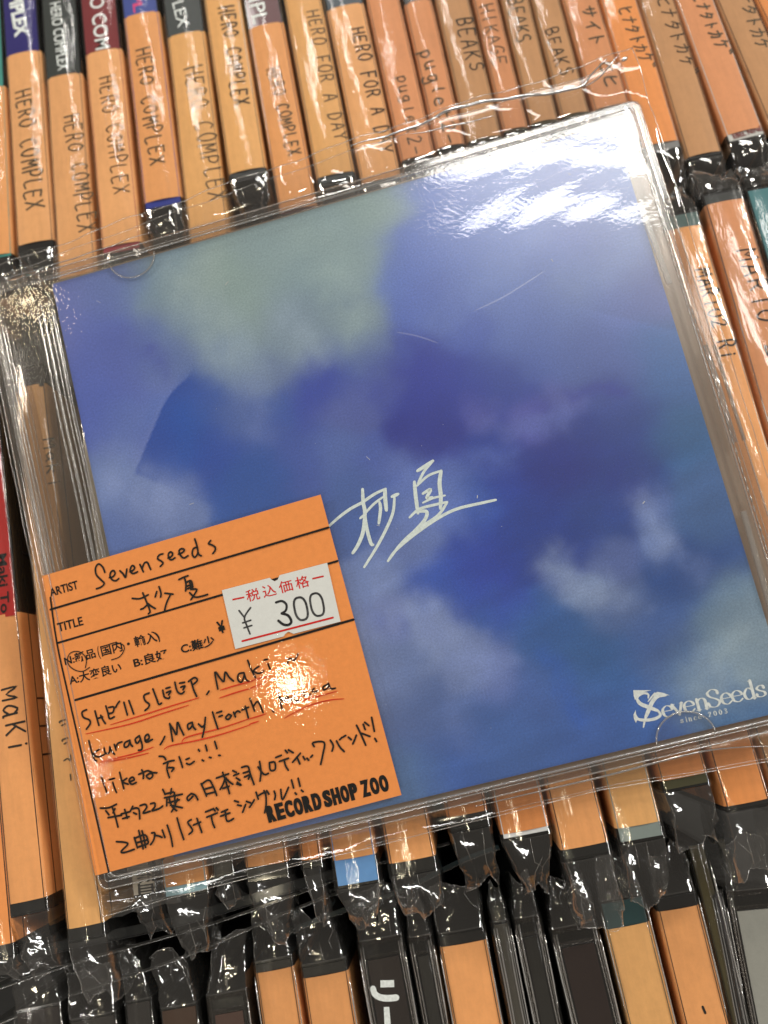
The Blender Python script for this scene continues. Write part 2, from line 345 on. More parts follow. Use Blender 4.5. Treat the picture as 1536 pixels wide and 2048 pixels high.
class Disc:
    def __init__(s, bl, br, tl, tr, zrow, label, group, gap=.35, case_ext=1.8, length=125.0, from_top=False, kind='orange', sleeve=True):
        bl, br, tl, tr = [at(p[0], p[1], zrow) for p in (bl, br, tl, tr)]
        b = (bl+br)/2; t = (tl+tr)/2; ax = t-b; ax /= np.linalg.norm(ax); s.xd = np.array([ax[1], -ax[0], 0]); s.ax = ax
        wb = abs((br-bl)@s.xd); wt = abs((tr-tl)@s.xd); s.w = (wb+wt)/2-gap
        s.z = zrow; s.L = length; s.ce = case_ext
        s.o = (t-ax*(length-case_ext)) if from_top else b-ax*case_ext    # lower end of the case
        M = np.eye(4); M[:3, 0] = s.xd; M[:3, 1] = ax; M[:3, 2] = [0, 0, 1]; M[:3, 3] = (s.o+[0, 0, -142])*MM
        s.t = thing('sleeved_disc', label, 'cd', Matrix(M.tolist()), group); s.e = {}
        s.rnd = random.Random(hash(label) % 1000 if False else sum(map(ord, label)))
    def up(s, mb):            # shapes are written with z = 0 at the spine's top
        mb.v = [(a, b, c+142) for a, b, c in mb.v]; return mb
    def loc(s, px, py, dz=0.0):
        q = at(px, py, s.z+dz)-s.o; return np.array([q@s.xd, q@s.ax])
    def body(s, mat=None, insert=None):
        b = MB(); b.box(-s.w/2+.25, s.w/2-.25, 0, s.L, -142, -.35); s.case = s.up(b).build('case', mat or TRAY, s.t)
    def spine(s, y0, y1, rgb, inset=0.0, name='spine_card', dz=-.12):
        b = MB(); h = s.w/2-.45-inset; b.box(-h, h, y0, y1, -.3, dz); return s.up(b).build(name, card(rgb), s.t)
    def slip(s, y0, y1, mat, skew=0.0, depth=30):
        b = MB(); rows = []
        for i in range(13):
            y = y0+(y1-y0)*i/12; rows.append((y, prof(s.w+s.rnd.uniform(-.05, .05), 0, depth)))
        loft(b, rows)
        if skew:
            b.v = [(x, y+skew*(x/s.w)*(1 if y < (y0+y1)/2 else 1), z) for x, y, z in b.v]
        return s.up(b).build('paper_slip', mat, s.t, True)
    def sleeve(s, y0, y1, depth=24, mat=None):
        b = MB(); rows = []; r = s.rnd; ph = r.uniform(0, 6)
        for i in range(40):
            y = y0+(y1-y0)*i/39; k = .16*math.sin(y*.11+ph)+.08*math.sin(y*.37+ph*2)
            rows.append((y, [(x+k*.4, z+.10*math.sin(x*.9+y*.16+ph)*(z > -1.2)) for x, z in prof(s.w, .42, depth, crown=.45, r=1.5+k)]))
        loft(b, rows); s.film = s.up(b).build('sleeve', mat or FILM_SPINE, s.t, True); return s.film
    def flap(s, end='low', ln=11, pinch=.5, side=0.0, drop=6, name='sleeve_flap', haze=None):
        """the loose mouth of the sleeve, crumpled and pinched together"""
        r = s.rnd; b = MB(); e = MB(); rows = []; n_ = 5; y0 = 0 if end == 'low' else s.L; sg = -1 if end == 'low' else 1
        h = s.w/2+.42; base = [(-h, -15), (-h, -6), (-h+.2, -1.0), (-h+.9, .42), (-h*.35, .75), (h*.1, .8), (h*.5, .7), (h-.9, .42), (h-.2, -1.0), (h, -6), (h, -15)]; m_ = len(base)
        ph = r.uniform(0, 6); notch = r.choice([4, 5, 6])
        for i in range(n_+1):
            t = i/n_; row = []; wd = 1-(1-pinch)*t**1.15
            for j, (x, z) in enumerate(base):
                amp = 0 if i == 0 else min(1, t*1.6)
                xx = x*wd+side*s.w*t+amp*r.uniform(-.55, .55); zz = z*(1-.35*t)-drop*t*t+amp*r.uniform(-.9, .9)-(2.2*t*t if j == notch else 0)
                yy = y0+sg*(ln*t+amp*r.uniform(-.5, .5)+(i == n_)*(1.0*math.sin(j*1.1+ph)+r.uniform(-.35, .35)))
                row.append((xx, yy, zz))
            rows.append(row)
        b.grid(rows); fo = s.up(b).build(name, FILM_CRUMPLE, s.film, True)
        q = [np.array(rows[-1][j]) for j in range(m_)]; q2 = []
        for j in range(m_-1):
            for t in (0, .33, .66): q2.append(q[j]+(q[j+1]-q[j])*t+np.array([0, .14*math.sin(9*t+j*2.3), .1*math.cos(7*t+j)]))
        e.tube(q2+[q[-1]], .06, 5)
        for c in range(3):                                    # hard creases running from the corners to the mouth
            j = r.choice([3, 3, 7, 7, 4, 6, 5]); dj = r.choice([-1, 0, 0, 1]); a = r.randint(0, 2); z_ = r.randint(a+2, n_)
            pts = [rows[i][max(3, min(7, j+(dj if i > 2 else 0)))] for i in range(a, z_+1)]
            e.tube([(p[0], p[1], p[2]+.05) for p in pts], [.02]+[.055]*(len(pts)-2)+[.02], 4)
        s.up(e).build('flap_edge', FILM_EDGE, s.film, True)
    def write(s, text, p0, p1, hgt, mat=None, wpx=.42, jit=.07, shift=0.0, name='handwriting', pitch=.78):
        """pen strokes running down the spine from photo point p0 to p1; hgt = letter height in mm"""
        a = s.loc(*p0, .3); c = s.loc(*p1, .3); d = c-a; Ln = np.linalg.norm(d); d /= Ln; upv = np.array([-d[1], d[0]])
        r = s.rnd; b = MB(); adv = Ln/len(text)
        zf = lambda x, y: hz(x, s.w, .04)+.03
        for i, ch in enumerate(text):
            k = r.uniform(.88, 1.1)*hgt; dx = r.uniform(-.04, .04)*adv; dy = r.uniform(-.08, .08)*hgt
            for st in G.get(ch, []):
                pts = [a+d*(i*adv+dx+(x*pitch+r.uniform(-jit, jit)*.3)*adv)+upv*((y-.5)*k+dy+r.uniform(-jit, jit)*.3*k) for x, y in st]
                stroke(b, pts, wpx*r.uniform(.9, 1.1), zf, 3)
        return s.up(b).build(name, mat or PENF, s.t)
    def print(s, text, p0, p1, hgt, mat, off=.02, z=.02, name='printed_title'):
        a = s.loc(*p0, 0); c = s.loc(*p1, 0); d = c-a; u = np.array([-d[1], d[0]])/np.linalg.norm(d)*hgt
        b = MB(); text_on(b, text, a-u/2, d, u, lambda x, y: z, off); return s.up(b).build(name, mat, s.t)
    def table(s, side=1, ticks=(30, 36, 42, 75)):
        """the ruled lines of the paper slip's front, running down beside the spine"""
        b = MB(); x = side*(s.w/2+.02)
        b.box(min(x, x+side*.03), max(x, x+side*.03), 2.0, s.L-2, -4.3, -4.0)
        for t in ticks: b.box(min(x, x+side*.03), max(x, x+side*.03), t, t+.4, -12, -4.3)
        s.up(b).build('ruled_line', PRINT, s.t)

def ypx(d, px, py): return d.loc(px, py)[1]

# ---- far row: labels stuck across the top, handwritten orange slips
Z1 = -5.0
FAR = 'handwritten discs in the far row'
rows1 = [
 # bl, br, tl, tr, slip colour, card colour, slip start (photo y or None), end strip colour, label
 dict(q=((-52, 522), (24, 502), (-72, 0), (4, 0)), m=0, c=(70, 150, 140), top=(-25, 176), end=None, lab='orange spine with a teal top, cut off by the left edge of the photo'),
 dict(q=((33, 493), (107, 477), (1, 0), (76, 0)), m=2, c=(38, 32, 110), top=(45, 106), end=(13, 13, 13), wr=('HERO COMPLEX', (46, 180), (72, 422), 4.3),
      pr=('MPLEX', (30, -12), (44, 72), 4.0, WHITE, .05), lab='orange spine reading HERO COMPLEX under a navy blue top with bold white letters'),
 dict(q=((114, 560), (194, 545), (81, 0), (153, 0)), m=2, c=(48, 54, 52), top=(126, 151), end=None, wr=('HERO COMPLEX', (143, 229), (176, 466), 4.2),
      pr=('HERO COMPLEX', (110, 5), (127, 140), 3.0, WHITE, .01), lab='orange spine reading HERO COMPLEX under a charcoal grey top with thin white title'),
 dict(q=((202, 498), (282, 480), (158, 0), (234, 0)), m=2, c=(122, 34, 40), top=(205, 102), end=(150, 50, 60), wr=('HERO COMPLEX', (214, 152), (244, 392), 4.2),
      pr=('HERO COM', (186, -62), (206, 98), 4.0, WHITE, .01), lab='orange spine reading HERO COMPLEX under a maroon top with large white letters'),
 dict(q=((286, 409), (364, 389), (241, 0), (316, 0)), m=0, c=(52, 72, 150), top=(281, 28), end=(38, 52, 140), wr=('HERO COMPLEX', (284, 96), (316, 333), 3.8),
      pr=('MPL', (268, -45), (277, 24), 2.6, PINK, .02), lab='orange spine with a bright blue top and a blue stripe at its lower end'),
 dict(q=((378, 500), (462, 480), (325, 0), (402, 0)), m=4, c=(40, 48, 48), top=(371, 67), end=None, wr=('HERO COMPLEX', (384, 133), (440, 404), 4.6),
      pr=('MPLEX', (346, -35), (368, 53), 3.2, WHITE, .0), lab='orange spine reading large HERO COMPLEX under a near black top'),
 dict(q=((456, 350), (533, 331), (405, 0), (482, 0)), m=4, c=(30, 34, 34), top=(430, -30), end=(30, 34, 34), wr=('HERO COMPLEX', (453, 12), (484, 214), 3.8),
      lab='yellowish spine reading HERO COMPLEX with a plain black lower end'),
 dict(q=((557, 430), (635, 405), (486, 0), (559, 0)), m=0, c=(88, 34, 42), top=(530, 50), end=None, wr=('HERO COMPLEX', (546, 135), (590, 313), 3.2),
      pr=('MPL', (507, -25), (522, 46), 4.0, WHITE, .01), lab='orange spine with small HERO COMPLEX writing under a dark wine red top'),
 dict(q=((632, 360), (709, 337), (566, 0), (644, 0)), m=4, c=(34, 38, 40), top=(600, -30), end=(40, 46, 48), wr=('HERO FOR A DAY', (626, 20), (682, 283), 3.6),
      lab='yellow orange spine reading HERO FOR A DAY with a dark grey lower end'),
 dict(q=((722, 372), (803, 348), (648, 0), (727, 0)), m=2, c=(28, 50, 64), top=(690, 12), end=None, wr=('HERO FOR A DAY', (714, 54), (776, 308), 3.6),
      lab='pale orange spine reading HERO FOR A DAY just below a dark blue top'),
 dict(q=((800, 325), (871, 303), (732, 0), (800, 0)), m=3, c=(60, 50, 40), top=(760, -30), end=None, wr=('puglet2-', (802, 150), (838, 312), 3.0),
      lab='salmon spine with small lower case writing starting puglet'),
 dict(q=((872, 300), (930, 283), (804, 0), (866, 0)), m=3, c=(40, 40, 40), top=(836, 2), end=None, wr=('puglet2-', (852, 97), (908, 292), 3.4),
      lab='salmon spine with widely spaced lower case writing starting puglet'),
 dict(q=((934, 286), (1004, 266), (869, 0), (940, 0)), m=5, c=(90, 80, 60), top=(905, -30), end=None, wr=('BEAKS', (928, 34), (956, 145), 3.9),
      lab='dull brownish spine reading BEAKS left of the one reading HIKAGE'),
 dict(q=((1007, 264), (1056, 250), (943, 0), (999, 0)), m=3, c=(90, 80, 60), top=(970, -30), end=None, wr=('HIKAGE', (970, 8), (1003, 134), 3.4),
      lab='orange spine reading HIKAGE in capitals'),
 dict(q=((1060, 250), (1118, 234), (1002, 0), (1060, 0)), m=5, c=(90, 80, 60), top=(1030, -30), end=None, wr=('BEAKS', (1028, -4), (1050, 88), 3.6),
      lab='tan spine whose BEAKS writing is cut by the top edge of the photo'),
 dict(q=((1122, 235), (1180, 219), (1062, 0), (1122, 0)), m=5, c=(90, 80, 60), top=(1090, -30), end=None, wr=('BEAKS', (1100, 56), (1136, 154), 3.2),
      lab='orange brown spine with BEAKS written small just above the sleeve edge'),
 dict(q=((1186, 222), (1262, 202), (1125, 0), (1197, 0)), m=3, c=(90, 80, 60), top=(1160, -30), end=None, wr=('サイト ヒヒ', (1174, 14), (1228, 178), 3.4),
      lab='orange spine with katakana writing under the raised corner of the clear sleeve'),
 dict(q=((1284, 296), (1362, 276), (1201, 0), (1276, 0)), m=1, c=(60, 60, 60), top=(1240, -30), end=(130, 130, 130), wr=('ヒナタトカケ゛', (1250, 14), (1304, 146), 3.4),
      lab='deep orange spine with katakana writing right of the raised sleeve corner'),
 dict(q=((1370, 318), (1449, 297), (1281, 0), (1349, 0)), m=5, c=(20, 20, 20), top=(1315, -30), end=None, wr=('ヒナタトカケ゛', (1326, -6), (1390, 160), 3.3),
      lab='pale brown spine with widely spaced katakana, reaching lowest of the katakana spines'),
 dict(q=((1448, 273), (1530, 251), (1353, 0), (1429, 0)), m=3, c=(20, 20, 20), top=(1390, -30), end=(200, 200, 196), wr=('ヒナタトカケ゛', (1396, -12), (1456, 118), 3.3),
      lab='salmon spine with katakana writing and a white printed strip at its lower end'),
 dict(q=((1540, 262), (1618, 240), (1434, 0), (1509, 0)), m=5, c=(20, 20, 20), top=(1470, -30), end=None, wr=('ヒナタトカケ゛', (1478, -34), (1540, 124), 3.3),
      lab='tan spine with katakana writing reaching the right edge of the photo'),
 dict(q=((1625, 238), (1700, 222), (1513, 0), (1588, 0)), m=1, c=(20, 20, 20), top=(1550, -30), end=None, lab='dark orange spine sliver in the top right corner'),
]
for k, r in enumerate(rows1):
    bl, br, tl, tr = r['q']; d = Disc(bl, br, tl, tr, Z1, r['lab'], FAR, case_ext=2.4 if r['end'] else 1.6)
    d.body(); ys = min(ypx(d, *r['top']), d.L-1.5)
    d.spine(1.0 if not r['end'] else .6, d.L-1, r['c'] if not r['end'] else r['end'], dz=-.1)
    if ys < d.L-2: d.spine(ys-.3, d.L-1, r['c'], name='title_card', dz=.02)
    d.slip(d.ce, ys, ORANGE[r['m']], depth=34)
    d.sleeve(-.2, d.L, 30); d.flap('low', ln=random.uniform(8, 11), pinch=random.uniform(.72, .92), drop=random.uniform(3, 6), side=random.uniform(-.08, .08))
    if 'wr' in r:
        d.write(*r['wr'], mat=PENF if k % 3 else ink('dark_pen_ink', (44, 36, 24)), wpx=[.36, .46, .40, .33, .43][k % 5], jit=[.07, .11, .09][k % 3])
    if 'pr' in r:
        t_, a_, b_, h_, m_, o_ = r['pr']; d.print(t_, a_, b_, h_, m_, o_, z=.06)
    d.table(1 if k < 8 else -1)
    if k == 19: d.print('EBEL NINE', (1466, 273), (1523, 256), 1.4, ink('dark_red_print', (110, 20, 20)), z=.02, name='printed_title')

# ---- middle row, mostly under the case
Z2 = 0.0
MID = 'discs in the middle row'
def ext(p, slope, dy): return (p[0]-slope*dy, p[1]-dy)
def mid(bl, br, slope, lab, m=0, end=None, cext=2.6, gap=.6, up=500, flap=None, s_end=None, dull=None, two=None, body=None, table=1, slip_top=None, cc=(14, 14, 13)):
    s2 = slope+.00011*(br[0]-bl[0])
    d = Disc(bl, br, ext(bl, slope, up), ext(br, s2, up), Z2, lab, MID, gap=gap, case_ext=cext)
    d.w = max(3.5, abs((at(*br, Z2)-at(*bl, Z2))@d.xd)-gap)
    d.body(body); d.spine(.5, d.L-1, end or cc, dz=-.08)
    if m is not None: d.slip(cext, d.L-4 if slip_top is None else slip_top(d), ORANGE[m], depth=34)
    d.sleeve(-.2, d.L, 28)
    if flap: d.flap('low', **flap)
    if table: d.table(table)
    return d
d = mid((-62, 1900), (30, 1888), .075, 'orange spine lowest at the left edge, beneath the disc reading maki', 1, flap=dict(ln=5, pinch=.9))
d = mid((13, 1808), (94, 1796), .088, 'orange spine with red upper half and maki written in wide letters', 0, end=(13, 13, 13), flap=dict(ln=12, pinch=.62, drop=4, side=.08), gap=.3, up=600,
        slip_top=lambda d: ypx(d, 5, 1230), cc=(178, 34, 30))
d.spine(ypx(d, 5, 1236), d.L-1, (182, 32, 30), name='title_card', dz=.25)
d.print('Maki To', (6, 1108), (12, 1226), 2.0, PRINT, z=.34)
d.write('maKi', (24, 1372), (38, 1512), 4.4, PEN, .45, jit=.1)
d = mid((130, 1856), (209, 1848), .098, 'tan orange spine with small Maki writing seen through the clear hinge', 4, end=(13, 13, 13), flap=dict(ln=12, pinch=.75, drop=5, side=.03), gap=.3, up=600,
        slip_top=lambda d: ypx(d, 70, 770))
d.spine(ypx(d, 70, 776), d.L-1, (22, 22, 20), name='title_card', dz=.1)
d.write('Maki', (96, 876), (108, 980), 2.6, PENF, .36)
d.write('い い て ー', (126, 1438), (142, 1566), 2.0, PENF, .32)
d = mid((262, 1795), (316, 1784), .11, 'slim pale spine with two black kanji below the price card', None, end=(206, 196, 178), flap=dict(ln=8, pinch=.8), gap=.3, cext=.3)
d.print('流血', (292, 1738), (296, 1792), 4.4, PRINT, .02, z=.0, name='printed_title')
d = mid((323, 1776), (418, 1760), .115, 'orange spine with a pale blue strip at its lower end below the price card', 0, end=(150, 190, 200), flap=dict(ln=12, pinch=.34, drop=5, side=-.1), gap=.5, cext=2.2)
d = mid((424, 1752), (470, 1744), .12, 'narrow clear case between the pale blue strip and a wide orange spine', None, end=(40, 38, 34), flap=dict(ln=5.5, pinch=.9, drop=2), gap=.4, cext=.5)
d = mid((487, 1736), (578, 1723), .105, 'wide orange spine with a long tapering sleeve end below the price card', 0, flap=dict(ln=12.5, pinch=.42, drop=6, side=.0), cext=2.8)
d = mid((599, 1722), (646, 1716), .13, 'slim orange spine left of the one with a blue price strip', 1, flap=dict(ln=11, pinch=.32, drop=5), cext=1.5, gap=.4)
d = mid((661, 1721), (756, 1709), .15, 'spine with a blue strip printed 2,727 plus tax at its lower end', 0, end=(96, 150, 208), flap=dict(ln=8, pinch=.45, drop=4, side=-.05), cext=5.2)
b = MB(); a = d.loc(684, 1692); c = d.loc(733, 1682); u = c-a; text_on(b, '2,727+税', a-np.array([0, .8]), u, np.array([-u[1], u[0]])/np.linalg.norm(u)*1.9, lambda x, y: .03, 0)
d.up(b).build('printed_price', ink('pale_print', (190, 205, 215)), d.t)
d = mid((774, 1726), (875, 1713), .18, 'wide orange spine with a crumpled sleeve mouth, right of the blue price strip', 0, flap=dict(ln=8, pinch=.8, drop=3), cext=2.6)
d = mid((890, 1634), (979, 1622), .2, 'orange spine ending high, with a long dark case end below the sleeve', 1, flap=dict(ln=11, pinch=.75, drop=6), cext=3.0)
d = mid((998, 1668), (1103, 1653), .215, 'orange spine with a white strip at its lower end', 1, end=(220, 222, 222), flap=dict(ln=11, pinch=.38, drop=6), cext=1.3)
d = mid((1118, 1699), (1222, 1685), .235, 'bright orange spine reaching lowest, between white strip and grey strip', 0, flap=dict(ln=14, pinch=.85, drop=6, side=.05), cext=2.2)
d = mid((1228, 1657), (1326, 1643), .235, 'orange spine with a grey green strip at its lower end', 4, end=(128, 140, 136), flap=dict(ln=12, pinch=.7, drop=5, side=-.04), cext=3.0)
d = mid((1317, 1562), (1420, 1546), .265, 'orange spine ending highest, with an olive strip and a black case end', 1, end=(74, 72, 44), flap=dict(ln=11, pinch=.8, drop=5), cext=2.2)
d = mid((1446, 1612), (1545, 1598), .285, 'orange spine with a wide black sleeve end at the right edge', 1, flap=dict(ln=13, pinch=.85, drop=6), cext=1.2)
d = mid((1552, 1618), (1646, 1604), .31, 'orange spine hidden under the right rim of the clear case', 5, flap=None, cext=1.2, gap=.9)
# hidden under the cover, seen through the clear top rim
def midtop(tl, tr, bl, br, lab, m=0, top=None, c=(30, 30, 30), gap=.35, wr=None):
    d = Disc(bl, br, tl, tr, Z2, lab, MID, gap=gap, case_ext=1.5, from_top=True)
    d.body(); d.spine(1, d.L-.6, c, dz=-.08)
    if m is not None: d.slip(1.5, d.L-1.5 if top is None else ypx(d, *top), ORANGE[m], depth=34)
    d.sleeve(0, d.L+.3, 28); d.flap('high', ln=7, pinch=.9, drop=3)
    if wr: d.write(*wr, mat=PEN, wpx=.42)
    return d
midtop((1324, 446), (1401, 426), (1402, 716), (1480, 693), 'orange spine reading MARIO2 Ri seen beside the rim of the clear case', 0, top=(1365, 456), c=(52, 84, 80),
       wr=('MARIO2 Ri', (1404, 536), (1462, 722), 3.6))
midtop((1405, 402), (1488, 382), (1486, 690), (1574, 668), 'orange spine reading MARIO 2 with a bright lamp reflection on its sleeve', 3, c=(30, 34, 32), top=(1445, 404),
       wr=('MARIO 2 Ri.', (1492, 496), (1600, 850), 4.2))
midtop((1493, 392), (1580, 372), (1580, 680), (1670, 660), 'teal spine right of the two MARIO spines', None, c=(52, 116, 122))

# ---- near row, at the bottom of the picture
Z3 = -18.0
NEAR = 'discs in the near row'
def near(tl, tr, slope, lab, m=0, c=(13, 12, 11), gap=.5, flap=None, cext=1.6, inset=None, body=None, wr=None, pr=None):
    s2 = slope+.00014*(tr[0]-tl[0]); dn = -110
    d = Disc(ext(tl, slope, dn), ext(tr, s2, dn), tl, tr, Z3, lab, NEAR, gap=gap, case_ext=cext, from_top=True)
    d.o = d.o+d.ax*cext*0
    d.body(body)
    if inset:
        d.spine(3, d.L-4.0, inset, inset=1.0, dz=-.02)
        g = MB(); h = d.w/2-.1
        for sx in (-1, 1): g.box(min(sx*h, sx*(h-.8)), max(sx*h, sx*(h-.8)), 0, d.L, -.3, .3)
        g.box(-h+.8, h-.8, d.L-1.0, d.L, -.3, .3); g.box(-h+.8, h-.8, d.L-3.6, d.L-3.1, -.3, .2); d.up(g).build('case_rim', GLASS, d.t)
    else: d.spine(1, d.L-.6, c, dz=-.08)
    if m is not None: d.slip(2, d.L-cext, ORANGE[m], depth=34)
    d.sleeve(0, d.L+.3, 28)
    if flap: d.flap('high', **flap)
    rs = random.Random(sum(map(ord, lab))); h = d.w/2
    if body is not None and body is CLEAR:                  # moulded edges of a clear case, pale tubes painting their light streaks
        g = MB()
        for x in (-h+.35, -h+.9, h-.9, h-.4):
            g.tube([(x+.06*math.sin(t*1.3+x), d.L-1.2-t*5, .12) for t in range(24)], rs.uniform(.10, .22), 6)
        d.up(g).build('case_edge_glint', RAIL, d.t, True)
    g = MB()                                                # whitish tubes standing in for the lamp streak along the sleeve's edge
    for sx in ([1] if rs.random() < .55 else [1, -1]):
        y0 = d.L-rs.uniform(1, 4); ln = rs.uniform(14, 34); q = [(sx*(h+.05)-sx*.25*(t/10)**2*rs.uniform(.6, 1), y0-ln*t/10, .38) for t in range(11)]
        g.tube(q, [.05]+[rs.uniform(.10, .20) for _ in range(9)]+[.03], 6)
    d.up(g).build('edge_streak', FILM_STREAK, d.film, True)
    return d
CLEAR = plastic('clear_case_grey', (15, 14, 12), .10, 1.0, bumps=(120, 3e-4, 2))
near((28, 2034), (125, 2026), .08, 'dark case under a torn sleeve mouth at the bottom left corner', None, c=(30, 22, 18), flap=dict(ln=10, pinch=.8, drop=-2, side=-.08))
near((136, 2052), (236, 2044), .09, 'dark case under a low sleeve mouth, second from the bottom left corner', None, c=(30, 26, 24), flap=dict(ln=9, pinch=1.0, drop=0))
near((248, 2020), (306, 2012), .1, 'slim dark case with a tall narrow sleeve mouth', None, c=(30, 26, 24), flap=dict(ln=10, pinch=.6, drop=-1, side=-.2))
near((318, 2032), (398, 2024), .1, 'dark case with a wide open sleeve mouth left of the brown insert', None, c=(60, 36, 18), flap=dict(ln=11, pinch=.9, drop=-2, side=-.1))
near((410, 2000), (497, 1990), .12, 'clear case with a brown insert framed by shiny edges', None, inset=(70, 44, 34), cext=1, flap=dict(ln=11, pinch=.75, drop=0, side=.25), body=TRAY)
near((507, 1944), (590, 1936), .14, 'orange spine in the near row left of another slightly lower one', 0, flap=dict(ln=10, pinch=.7, drop=-1), cext=2.2)
near((602, 1956), (699, 1943), .15, 'wide orange spine in the near row left of the black spine with white katakana', 0, flap=dict(ln=10, pinch=.8, drop=-1, side=-.12), cext=2.6)
d = near((714, 1892), (808, 1880), .165, 'black spine with large bold white katakana', None, inset=(26, 14, 10), cext=1, flap=dict(ln=10, pinch=.9, drop=0), body=CLEAR)
b = MB()
def plane3(mb, pts, z=.12): mb.add([(p[0], p[1], z) for p in [d.loc(*q) for q in pts]], [tuple(range(len(pts)))])
z7 = lambda x, y: (440+x/2.954, 1550+y/2.954)
plane3(b, [z7(948, 1212), z7(948, 1254), z7(1030, 1252), z7(1028, 1210)])
pts = [d.loc(*z7(x, y)) for x, y in ((905, 1262), (915, 1292), (945, 1312), (990, 1318), (1042, 1314))]
stroke(b, pts, 1.25, lambda x, y: .12, 4)
plane3(b, [z7(968, 1370), z7(972, 1480), z7(1010, 1480), z7(1000, 1368)])
d.up(b).build('printed_title', WHITE, d.t)
near((815, 1886), (866, 1877), .18, 'narrow clear case right of the black spine with white katakana', None, inset=(30, 28, 24), cext=1, flap=dict(ln=10, pinch=.5, drop=0), body=CLEAR, gap=.3)
near((876, 1892), (976, 1882), .18, 'wide orange spine in the near row right of the narrow clear case', 0, flap=dict(ln=9, pinch=1.05, drop=-1), cext=2.6)
near((982, 1850), (1020, 1845), .19, 'slim clear case, left of two clear cases side by side', None, c=(66, 62, 54), cext=.5, flap=dict(ln=7, pinch=.5, drop=0), body=CLEAR, gap=.3)
near((1026, 1842), (1082, 1835), .2, 'wider clear case, right of two clear cases side by side', None, c=(72, 70, 64), inset=(30, 28, 24), cext=.5, flap=dict(ln=8, pinch=.6, drop=0), body=CLEAR, gap=.3)
near((1100, 1866), (1197, 1854), .23, 'dark brown spine framed by a clear case in the near row', None, inset=(34, 20, 16), cext=1, flap=dict(ln=9, pinch=.75, drop=0, side=.1), body=CLEAR)
d = near((1208, 1858), (1303, 1845), .24, 'pale orange spine in the near row with a teal edge above it', 4, c=(24, 60, 62), flap=dict(ln=9, pinch=.8, drop=-1), cext=5.5)
d = near((1312, 1823), (1402, 1811), .24, 'orange spine in the near row marked with a short pen dash', 0, flap=dict(ln=9, pinch=.8, drop=-1), cext=3)
d.write('- り', (1408, 2010), (1432, 2075), 3.2, PEN, .5)
near((1376, 1700), (1412, 1692), .25, 'thin olive tinted clear case standing taller than its neighbours', None, c=(70, 62, 32), cext=.5, body=plastic('olive_clear', (60, 52, 24), .12, 1.0), gap=.4)
near((1418, 1790), (1448, 1785), .2, 'thin purplish clear case left of the grey spine', None, c=(50, 44, 52), cext=.5, body=CLEAR, gap=.4)
near((1452, 1796), (1552, 1782), .19, 'grey spine in a clear case at the bottom right corner', None, inset=(150, 150, 142), cext=1, flap=dict(ln=10, pinch=.9, drop=-1), body=CLEAR)

# ---- black divider sheets between the middle and near rows
def sheet(a, c, ztop, ztop2, depth, name, lab, cat, mat, th=.5, lip=None):
    A = at(*a, ztop); B = at(*c, ztop2); d = B-A; Ln = np.linalg.norm(d[:2]); ux = np.array([d[0], d[1], 0])/Ln
    b = MB(); n_ = 24; nx = np.array([-ux[1], ux[0], 0]); P = []
    M = np.eye(4); mid_ = (A+B)/2; M[:3, 3] = np.array([mid_[0], mid_[1], -168])*MM
    pts = []
    for i in range(n_+1):
        t = i/n_; p = A+(B-A)*t+nx*(.5*math.sin(t*9)); pts.append(p-[mid_[0], mid_[1], -168])
    for sgn in (0, 1):
        b.grid([[tuple(p+nx*th*sgn), tuple((p+nx*th*sgn)*[1, 1, 0])] for p in pts])
    b.grid([[tuple(p), tuple(p+nx*th)] for p in pts])
    o = tag(b.build(name, mat), lab, cat, Matrix(M.tolist()))
    e = MB(); e.tube([p+[0, 0, .05] for p in pts], .13, 5); e.build('sheet_edge', FILM_EDGE if lip is None else lip, o, True)
    return o
DK = plastic('divider_black', (12, 14, 13), .5, .1)
sheet((-60, 1955), (760, 1742), -9, -9, 100, 'divider_sheet', 'black divider sheet nearest the middle row of discs', 'divider', DK, 2.0, lip=DK)
sheet((-60, 2000), (900, 1690), -16, -16, 100, 'divider_sheet', 'clear edged dark sheet in the middle of the gap between rows', 'divider', plastic('dark_sheet', (20, 22, 21), .4, .2))
sheet((-40, 2066), (720, 1775), -22, -22, 100, 'divider_sheet', 'clear edged dark sheet nearest the near row of discs', 'divider', plastic('dark_sheet_grey', (26, 28, 26), .4, .2))
sheet((560, 1880), (1000, 1700), -30, -30, 100, 'divider_sheet', 'dark teal card standing in the gap between the rows', 'divider', card((26, 58, 66)), 1.0)

# ------------------------------------------------------------------ the clear case with the booklet
case = thing('jewel_case', 'clear jewel case lying tilted across the rows, holding the blue booklet', 'cd case', MC)
X0, X1, Y0, Y1 = -15.0, 126.6, 2.6, -122.6          # outline of the case on the cover plane
def rrect(x0, x1, y0, y1, r=2.2, k=5):
    P = []
    for cx, cy, a0 in ((x1-r, y1-r, 0), (x0+r, y1-r, 90), (x0+r, y0+r, 180), (x1-r, y0+r, 270)):
        for i in range(k+1):
            a = math.radians(a0+90*i/k); P.append((cx+r*math.cos(a), cy+r*math.sin(a)))
    return P
def ring(mb, o, i, z0, z1):
    k = len(o); V = [(p[0], p[1], z) for z in (z0, z1) for q in (o, i) for p in q]
    Fs = []
    for a in range(k):
        c = (a+1) % k
        Fs += [(a, c, c+k, a+k)[::-1], (a+2*k, c+2*k, c+3*k, a+3*k), (a, a+2*k, c+2*k, c)[::-1], (a+k, c+k, c+3*k, a+3*k)[::-1]]
    mb.add(V, Fs)
b = MB(); b.poly(rrect(X0+1.3, X1-1.4, Y1+1.2, Y0-1.2, 1.4), 1.18, 1.2)
b.f = [b.f[1]]                       # a single clear pane, the lid's face
b.build('lid_pane', FILM_LID, case)
